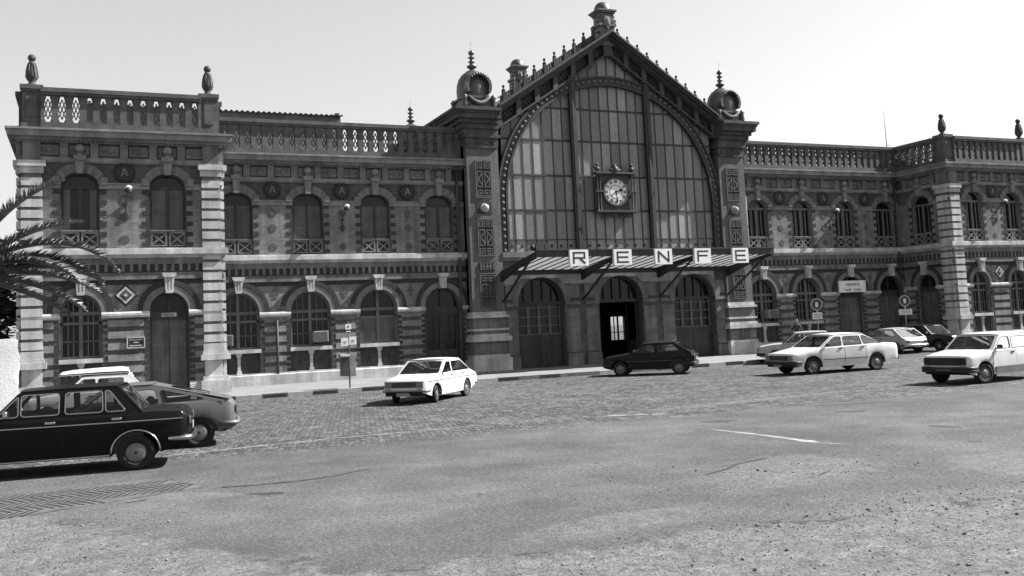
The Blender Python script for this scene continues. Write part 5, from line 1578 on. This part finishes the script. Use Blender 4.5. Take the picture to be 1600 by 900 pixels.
# small white two-box car with a broad black grille
A, B, C, D = (.78,.93), (.30,1.34), (-1.15,1.35), (-1.62,.95)
fu = dict(w=1.56, h=1.36, nose=1.78, tail=-1.85, axle=1.12, sill=.24, A=A, B=B, C=C, D=D, nz=.74, hood=[(1.70,.80),(1.3,.87)], deck=[(-1.75,.88)], tz=.84, paint=whitep,
    wins=wins4(A,B,C,D,.955,[('A',(-.02,-.06)),((-.10,-.14),(-1.28,-1.05))]), doors=[(.80,-.20)], bumper='trim', bh=.15, bz=.42, apron=True, grille=(.65,.22), gw=.6, lamp='rect', ly=.55, lw=.2, lampmat='wglass', gbar='trim', pz=.44, tl=(.12,.2), stripes=[(.38,.16,'frame',.8,-.8)], steer=-10, hz=.84)
make_car(fu, (-1.02,-22.62,0), 185, .97, 'white hatchback with broad black grille and black bumpers at the right edge')
# cream hatchback seen from behind
A, B, C, D = (.75,.90), (.25,1.32), (-.90,1.33), (-1.62,.86)
h2 = dict(w=1.53, h=1.34, nose=1.76, tail=-1.82, axle=1.11, sill=.24, A=A, B=B, C=C, D=D, nz=.70, hood=[(1.68,.78),(1.2,.86)], deck=[(-1.75,.76)], tz=.72, paint=creamp,
    wins=wins4(A,B,C,D,.94,[('A',(-.15,-.15)),((-.25,-.25),(-1.10,-.82))]), doors=[(.80,-.22)], bumper='chrome', bz=.44, grille=(.62,.14), tl=(.22,.11), tlz=.64, pzr=.40)
make_car(h2, (11.7,-6.6,0), 84, .9, 'pale hatchback seen from behind, nose to the right wing')
# dark saloon facing out
A, B, C, D = (.85,.93), (.35,1.38), (-.95,1.38), (-1.5,.96)
dk = dict(w=1.60, h=1.40, nose=1.98, tail=-2.2, axle=1.22, sill=.24, A=A, B=B, C=C, D=D, nz=.76, hood=[(1.9,.82),(1.4,.90)], deck=[(-1.75,.94),(-2.1,.90)], tz=.85, paint=darkp,
    wins=wins4(A,B,C,D,.965,[('A',(-.05,-.05)),((-.15,-.15),'D')]), doors=[(.90,-.10),(-.12,-1.0)], bumper='chrome', bz=.44, grille=(.66,.16), lamp='quad', gtrim=True)
make_car(dk, (13.7,-6.9,0), 276, .92, 'dark saloon facing out beside the pale hatchback')
# pale saloon half hidden behind the white saloon
A, B, C, D = (.88,.92), (.32,1.37), (-.95,1.38), (-1.5,.96)
bw_ = dict(w=1.60, h=1.39, nose=1.95, tail=-2.2, axle=1.22, sill=.24, A=A, B=B, C=C, D=D, nz=.74, hood=[(1.87,.80),(1.4,.88)], deck=[(-1.75,.94),(-2.1,.88)], tz=.82, paint=creamp,
    wins=wins4(A,B,C,D,.96,[('A',(-.02,-.02)),((-.10,-.10),'D')]), doors=[(.90,-.06),(-.08,-.98)], bumper='trim', bz=.44, grille=(.64,.16))
make_car(bw_, (4.45,-8.6,0), 140, .95, 'pale saloon parked behind the white saloon with three side windows')

# ------------------------------------------------------------------ people
def skinned(name, verts, edges, radii, m, parent, root=0):
    me = bpy.data.meshes.new(name); me.from_pydata(verts, edges, []); me.materials.append(m)
    o = bpy.data.objects.new(name, me); COL.objects.link(o)
    if parent: o.parent = parent
    sk = o.modifiers.new('skin', 'SKIN'); sk.use_smooth_shade = True
    if not me.skin_vertices: 
        with bpy.context.temp_override(object=o, active_object=o): bpy.ops.mesh.customdata_skin_add()
    for i, r_ in enumerate(radii):
        d = me.skin_vertices[0].data[i]; d.radius = (r_, r_) if not isinstance(r_, tuple) else r_; d.use_root = (i == root)
    sb = o.modifiers.new('sub', 'SUBSURF'); sb.levels = 1; sb.render_levels = 2
    return o
def person(loc, rz, label, pose, top, scale=1.0):
    e = empty('person', loc, rz, label, 'person'); e.scale = (scale,)*3
    if pose == 'stand':
        J = dict(pel=(0,0,.94), bel=(.01,0,1.08), che=(.01,0,1.30), neck=(0,0,1.46), hd=(.015,0,1.52))
        leg = lambda s: [(0,s*.09,.88),(.02,s*.10,.50),(-.02,s*.10,.09),(.10,s*.11,.04)]
        arm = {1: [(0,.18,1.40),(-.02,.25,1.14),(.12,.24,.95),(.2,.22,.90)], -1: [(0,-.18,1.40),(.02,-.27,1.15),(.2,-.18,1.28),(.27,-.13,1.36)]}
    else:
        J = dict(pel=(-.12,0,.60), bel=(-.14,0,.72), che=(-.18,0,.95), neck=(-.18,0,1.10), hd=(-.15,0,1.15))
        leg = lambda s: [(-.06,s*.1,.58),(.34,s*.13,.62),(.52,s*.12,.36),(.62,s*.12,.36)]
        arm = {s: [(-.17,s*.18,1.04),(-.05,s*.24,.84),(.25,s*.17,.90),(.34,s*.16,.93)] for s in (1,-1)}
    v = [J['pel'], J['bel'], J['che'], J['neck'], J['hd']]; r_ = [(.15,.11),(.14,.10),(.17,.115),(.06,.06),(.055,.055)]; ed = [(0,1),(1,2),(2,3),(3,4)]
    for s in (1, -1):
        i = len(v); L_ = leg(s); v += L_; r_ += [.085,.062,.045,.04]; ed += [(0,i),(i,i+1),(i+1,i+2),(i+2,i+3)]
        i = len(v); A_ = arm[s]; v += A_; r_ += [.06,.046,.034,.028]; ed += [(2,i),(i,i+1),(i+1,i+2),(i+2,i+3)]
    body = skinned('body', v, ed, r_, top, e)
    hx, hy, hz = J['hd']
    h = MB(); h.ball((hx+.015,hy,hz+.12), .105, 16, 12, 0, (.95,.78,1.15)); h.ball((hx+.05,hy,hz+.05), .065, 10, 8, 0, (.9,.85,.8))
    h.cbox((hx+.125,hy,hz+.10), .035, .028, .05, 0, None, .01)
    for s in (1,-1): h.ball((hx+.01,hy+s*.083,hz+.11), .025, 6, 5, 0, (.7,.4,1.2))
    for s in (1,-1): h.ball((hx+.105,hy+s*.032,hz+.135), .011, 6, 5, 1)
    h.box(hx+.108, hx+.115, hy-.022, hy+.022, hz+.045, hz+.052, 1)
    h.build('head', [M['skin'], M['hair']], e)
    k = MB(); k.ball((hx-.005,hy,hz+.155), .108, 14, 9, 0, (.98,.82,.95)); k.ball((hx-.03,hy,hz+.11), .1, 12, 8, 0, (.85,.84,1.0)); k.build('hair', M['hair'], e)
    # hands with five fingers
    for s in (1, -1):
        p1, p0 = Vector(arm[s][3]), Vector(arm[s][2]); d = (p1-p0).normalized()
        side = d.cross(Vector((0,0,1))).normalized(); up = side.cross(d)
        m_ = MB(); c0 = p1 + d*.01
        m_.tube([c0-d*.03, c0+d*.02, c0+d*.07], [.026,.036,.032], 8)
        for f in range(4):
            b = c0 + d*.065 + side*(.030-.02*f); L_ = (.062,.072,.066,.05)[f]
            m_.tube([b, b+d*L_*.5-up*.008, b+d*L_*.8-up*.03], [.0085,.008,.006], 6)
        b = c0 + d*.01 + side*.035*s; m_.tube([b, b+side*.022*s+d*.03, b+side*.02*s+d*.055-up*.012], [.011,.01,.007], 6)
        m_.build('hand', M['skin'], e)
    return e
person((8.16,-3.9,.14), math.radians(200), 'dark haired pedestrian standing behind the pale saloon with one arm raised', 'stand', M['cloth'])
def driver(loc, head, sc, off, label, top):
    c, s = math.cos(math.radians(head)), math.sin(math.radians(head)); k = 1.05*sc
    p = (loc[0] + (off[0]*c - off[1]*s)*k, loc[1] + (off[0]*s + off[1]*c)*k, loc[2])
    person(p, math.radians(head), label, 'sit', top, sc*.96)
driver((-14.68,-13.62,0), 226, .90, (.0,.36), 'driver in dark clothes at the wheel of the white saloon by the left wing', M['cloth'])
driver((-3.81,-9.20,0), 140, .96, (.0,.36), 'driver at the wheel of the black hatchback', M['cloth2'])
driver((.05,-15.1,0), 176, 1.0, (.05,.36), 'driver at the wheel of the white saloon with three side windows', M['cloth'])

# ------------------------------------------------------------------ street furniture
def parking_sign(x, y, lab, wide, rz):
    e = empty('parking_sign', (x, y, .14), rz, lab, 'road sign', 'round no parking signs by the right wing')
    m = MB(); m.tube([(0,0,0),(0,0,2.68)], .03, 8); m.build('pole', M['hub'], e)
    f = front(-.04)
    m = MB(f); m.lathe([(.31,-.01),(.31,.01)], 0, 0, 28, 0, 'y', False, 2.42); d = m.build('disc', M['iron2'], e)
    m = MB(f); m.ring(0, 2.42, 0, 2*PI, .25, .305, .011, .016, 28, 0); m.build('rim', M['hubb2'], d)
    m = MB(f); m.box(-.07, .07, .011, .017, 2.29, 2.53); m.build('symbol', M['white'], d)
    m = MB(f); m.box(-wide, wide, -.01, .01, 1.68, 2.02 if wide < .3 else 1.98); p = m.build('plate', M['white'], e)
    m = MB(f)
    for z in (1.93, 1.85, 1.77): m.box(-wide*.75, wide*.75, .010, .013, z-.012, z+.012)
    m.build('lettering', M['frame2'], p)
M['hubb2'] = mat('sign_rim', .3, .5)
parking_sign(8.75, -4.75, 'round dark sign with a pale square plate below, left of the transport doorway', .25, math.radians(-20))
parking_sign(15.2, -4.2, 'round dark sign with a wide white plate below, right of the transport doorway', .36, math.radians(-20))
e = empty('stop_sign_post', (-15.46,-6.45,.14), 0, 'thin pole with one small and two larger white plates on the left pavement', 'sign post')
m = MB(); m.tube([(0,0,0),(0,0,2.5)], .028, 8); m.build('pole', M['iron2'], e)
m = MB(front(-.03))
for s in (-1, 1): m.box(s*.155-.14, s*.155+.14, -.008, .008, 1.60+.02*s, 1.90+.02*s)
m.build('plate', M['white'], e)
m = MB(front(-.03)); m.box(-.11, .11, -.008, .008, 2.20, 2.40); m.box(-.08, .08, -.008, .008, 2.10, 2.14); pl = m.build('plate', M['white'], e)
m = MB(front(-.03)); m.lathe([(.04,.008),(.04,.013)], 0, 0, 14, 0, 'y', False, 2.3); m.box(-.22, -.09, .008, .012, 1.72, 1.75); m.box(-.22, -.12, .008, .012, 1.66, 1.68); m.box(.09, .22, .008, .012, 1.76, 1.79); m.box(.09, .2, .008, .012, 1.70, 1.72); m.build('symbol', M['frame'], pl)
e = empty('litter_bin', (-15.62,-6.42,.14), 0, 'dark litter bin with a sloping lid hung on the thin sign pole', 'litter bin')
m = MB(); m.prismx([(-.16,.45),(.12,.45),(.16,1.16),(-.2,1.16)], -.16, .13); m.build('bin_body', M['iron2'], e)
m = MB(); m.prismx([(-.24,1.16),(.18,1.16),(.18,1.22),(0,1.30),(-.24,1.20)], -.20, .16); m.build('lid', M['stone3'], e)
m = MB(); m.box(.14, .42, .02, .16, .42, 1.28); tag(m.build('timetable_case', M['stone2'], None, (-15.62,-6.42,.14)), 'pale flat case mounted on the thin sign pole beside the litter bin', 'case')

# ------------------------------------------------------------------ left edge: rendered wall, tree, palm
rw = random.Random(4); mb = MB()
nx, nz = 26, 8
def wallpt(i, j, y, sgn):
    x_ = -34 + (34-26.62)*i/nx; z_ = 2.53*j/nz
    if i == nx: x_ += rw.uniform(-.22,.03)*(1 if j else 0)
    return (x_ , y + sgn*rw.uniform(0,.02), z_ + (rw.uniform(-.06,.02) if j == nz else 0))
for y, sgn in ((-5.6,-1),(-5.2,1)):
    vs = [wallpt(i, j, y, sgn) for i in range(nx+1) for j in range(nz+1)]
    mb.add(vs, [(i*(nz+1)+j, (i+1)*(nz+1)+j, (i+1)*(nz+1)+j+1, i*(nz+1)+j+1) for i in range(nx) for j in range(nz)], 0, True)
    if sgn < 0: f_ = vs
    else:
        k_ = nz+1
        for i in range(nx): mb.add([f_[i*k_+nz], f_[(i+1)*k_+nz], vs[(i+1)*k_+nz], vs[i*k_+nz]], [(0,1,2,3)])
        for j in range(nz): mb.add([f_[nx*k_+j], f_[nx*k_+j+1], vs[nx*k_+j+1], vs[nx*k_+j]], [(0,1,2,3)])
tag(mb.build('garden_wall', M['palewall']), 'whitewashed rough wall with a ragged end beside the left pavilion', 'wall')
def leaves(mb, c, rad, n, size, r, mi=0):
    for _ in range(n):
        while True:
            p = Vector((r.uniform(-1,1), r.uniform(-1,1), r.uniform(-1,1)))
            if .35 < p.length < 1: break
        p = Vector((c[0]+p.x*rad[0], c[1]+p.y*rad[1], c[2]+p.z*rad[2]))
        R_ = Matrix.Rotation(r.uniform(0,6.28), 3, 'Z') @ Matrix.Rotation(r.uniform(-1.2,1.2), 3, 'X')
        s = size*r.uniform(.6,1.4)
        mb.add([p + R_ @ Vector(q) for q in ((-s,0,0),(0,-s*.45,.03*s),(s,0,0),(0,s*.45,.03*s))], [(0,1,2,3)], mi)
e = empty('leafy_tree', (-29.15,-.5,0), 0, 'dark dense tree in the shade beside the left pavilion', 'tree')
r = random.Random(9); m = MB()
m.tube([(0,0,0),(.1,.05,1.2),(0,.1,2.4),(.2,0,3.6)], [.24,.2,.17,.1], 9)
for k in range(6):
    a = 2*PI*k/6; m.tube([(0,.1,2.2+.1*k),(1.0*math.cos(a),1.0*math.sin(a),3.3),(2.0*math.cos(a),2.0*math.sin(a),4.3)], [.1,.06,.03], 6)
m.build('trunk', M['bark'], e)
m = MB()
for _ in range(80):
    a = r.uniform(0,2*PI); q = r.uniform(0,2.0)
    leaves(m, (q*math.cos(a)+.1, q*math.sin(a), r.uniform(1.6,6.3)), (r.uniform(.6,1.0),)*3, 230, .15, r)
m.build('crown', M['leaf'], e)
# palm: the trunk stands just outside the frame
e = empty('palm_tree', (-27.5,-16.0,0), 0, 'date palm with arching feathery fronds at the left edge', 'palm tree')
m = MB(); r = random.Random(21)
n = 24; m.tube([(.04*math.sin(i*.7), .03*math.cos(i*.9), 3.95*i/n) for i in range(n+1)], [.30 + .035*(i % 2) - .003*i for i in range(n+1)], 12)
for i in range(70):
    a = i*2.4; z = .4+3.3*i/70; m.cbox((.29*math.cos(a), .29*math.sin(a), z), .16, .14, .10, 0, Matrix.Rotation(a, 3, 'Z') @ Matrix.Rotation(-.6, 3, 'Y'), .02)
m.build('trunk', M['bark'], e)
def frond(mb, az, elev, L, droop, r, base_z=3.95):
    pts = []; n = 22; p = Vector((.16*math.cos(az), .16*math.sin(az), base_z)); el_ = elev; step = L/n
    for i in range(n+1):
        pts.append(p.copy()); p = p + Vector((math.cos(az)*math.cos(el_), math.sin(az)*math.cos(el_), math.sin(el_)))*step
        el_ -= droop*(.4+1.2*i/n)/n
    mb.tube(pts, [.032*(1-.8*i/n)+.004 for i in range(n+1)], 5)
    for i in range(6, n*7):
        t = i/(n*7); k = t*n; i0 = int(k); 
        if i0 >= n: break
        q = pts[i0].lerp(pts[i0+1], k-i0); d = (pts[i0+1]-pts[i0]).normalized()
        side = d.cross(Vector((0,0,1))).normalized(); up = side.cross(d).normalized()
        ll = .50*math.sin(PI*min(1, .12+.86*t))**.6*r.uniform(.8,1.15)
        for s in (-1, 1):
            v_ = (side*s*.8 + d*.5 + up*(.42 + r.uniform(-.2,.2))).normalized(); e_ = q + v_*ll - Vector((0,0,ll*ll*.22)); mid_ = q + v_*ll*.5
            wv = d*.020
            mb.add([q-wv, q+wv, mid_+wv*.9, e_, mid_-wv*.9], [(0,1,2,3,4)])
fr_ = [(-.02,.62,4.05,1.75),(.08,.22,3.3,.75),(-.25,.10,3.3,.7),(.20,.72,3.2,.7),(-.12,1.08,3.4,.8),(-.1,-.05,3.0,.75),(.1,-.22,2.7,.5),(.05,.45,3.5,1.5),(-.35,.35,3.0,1.2)]
for i in range(17): fr_.append((1.6+i*.2+r.uniform(-.08,.08), r.uniform(-.2,1.2), r.uniform(2.8,3.6), r.uniform(.9,1.6)))
for a in fr_:
    m = MB(); frond(m, a[0], a[1], a[2], a[3], r); m.build('frond', M['frond'], e)
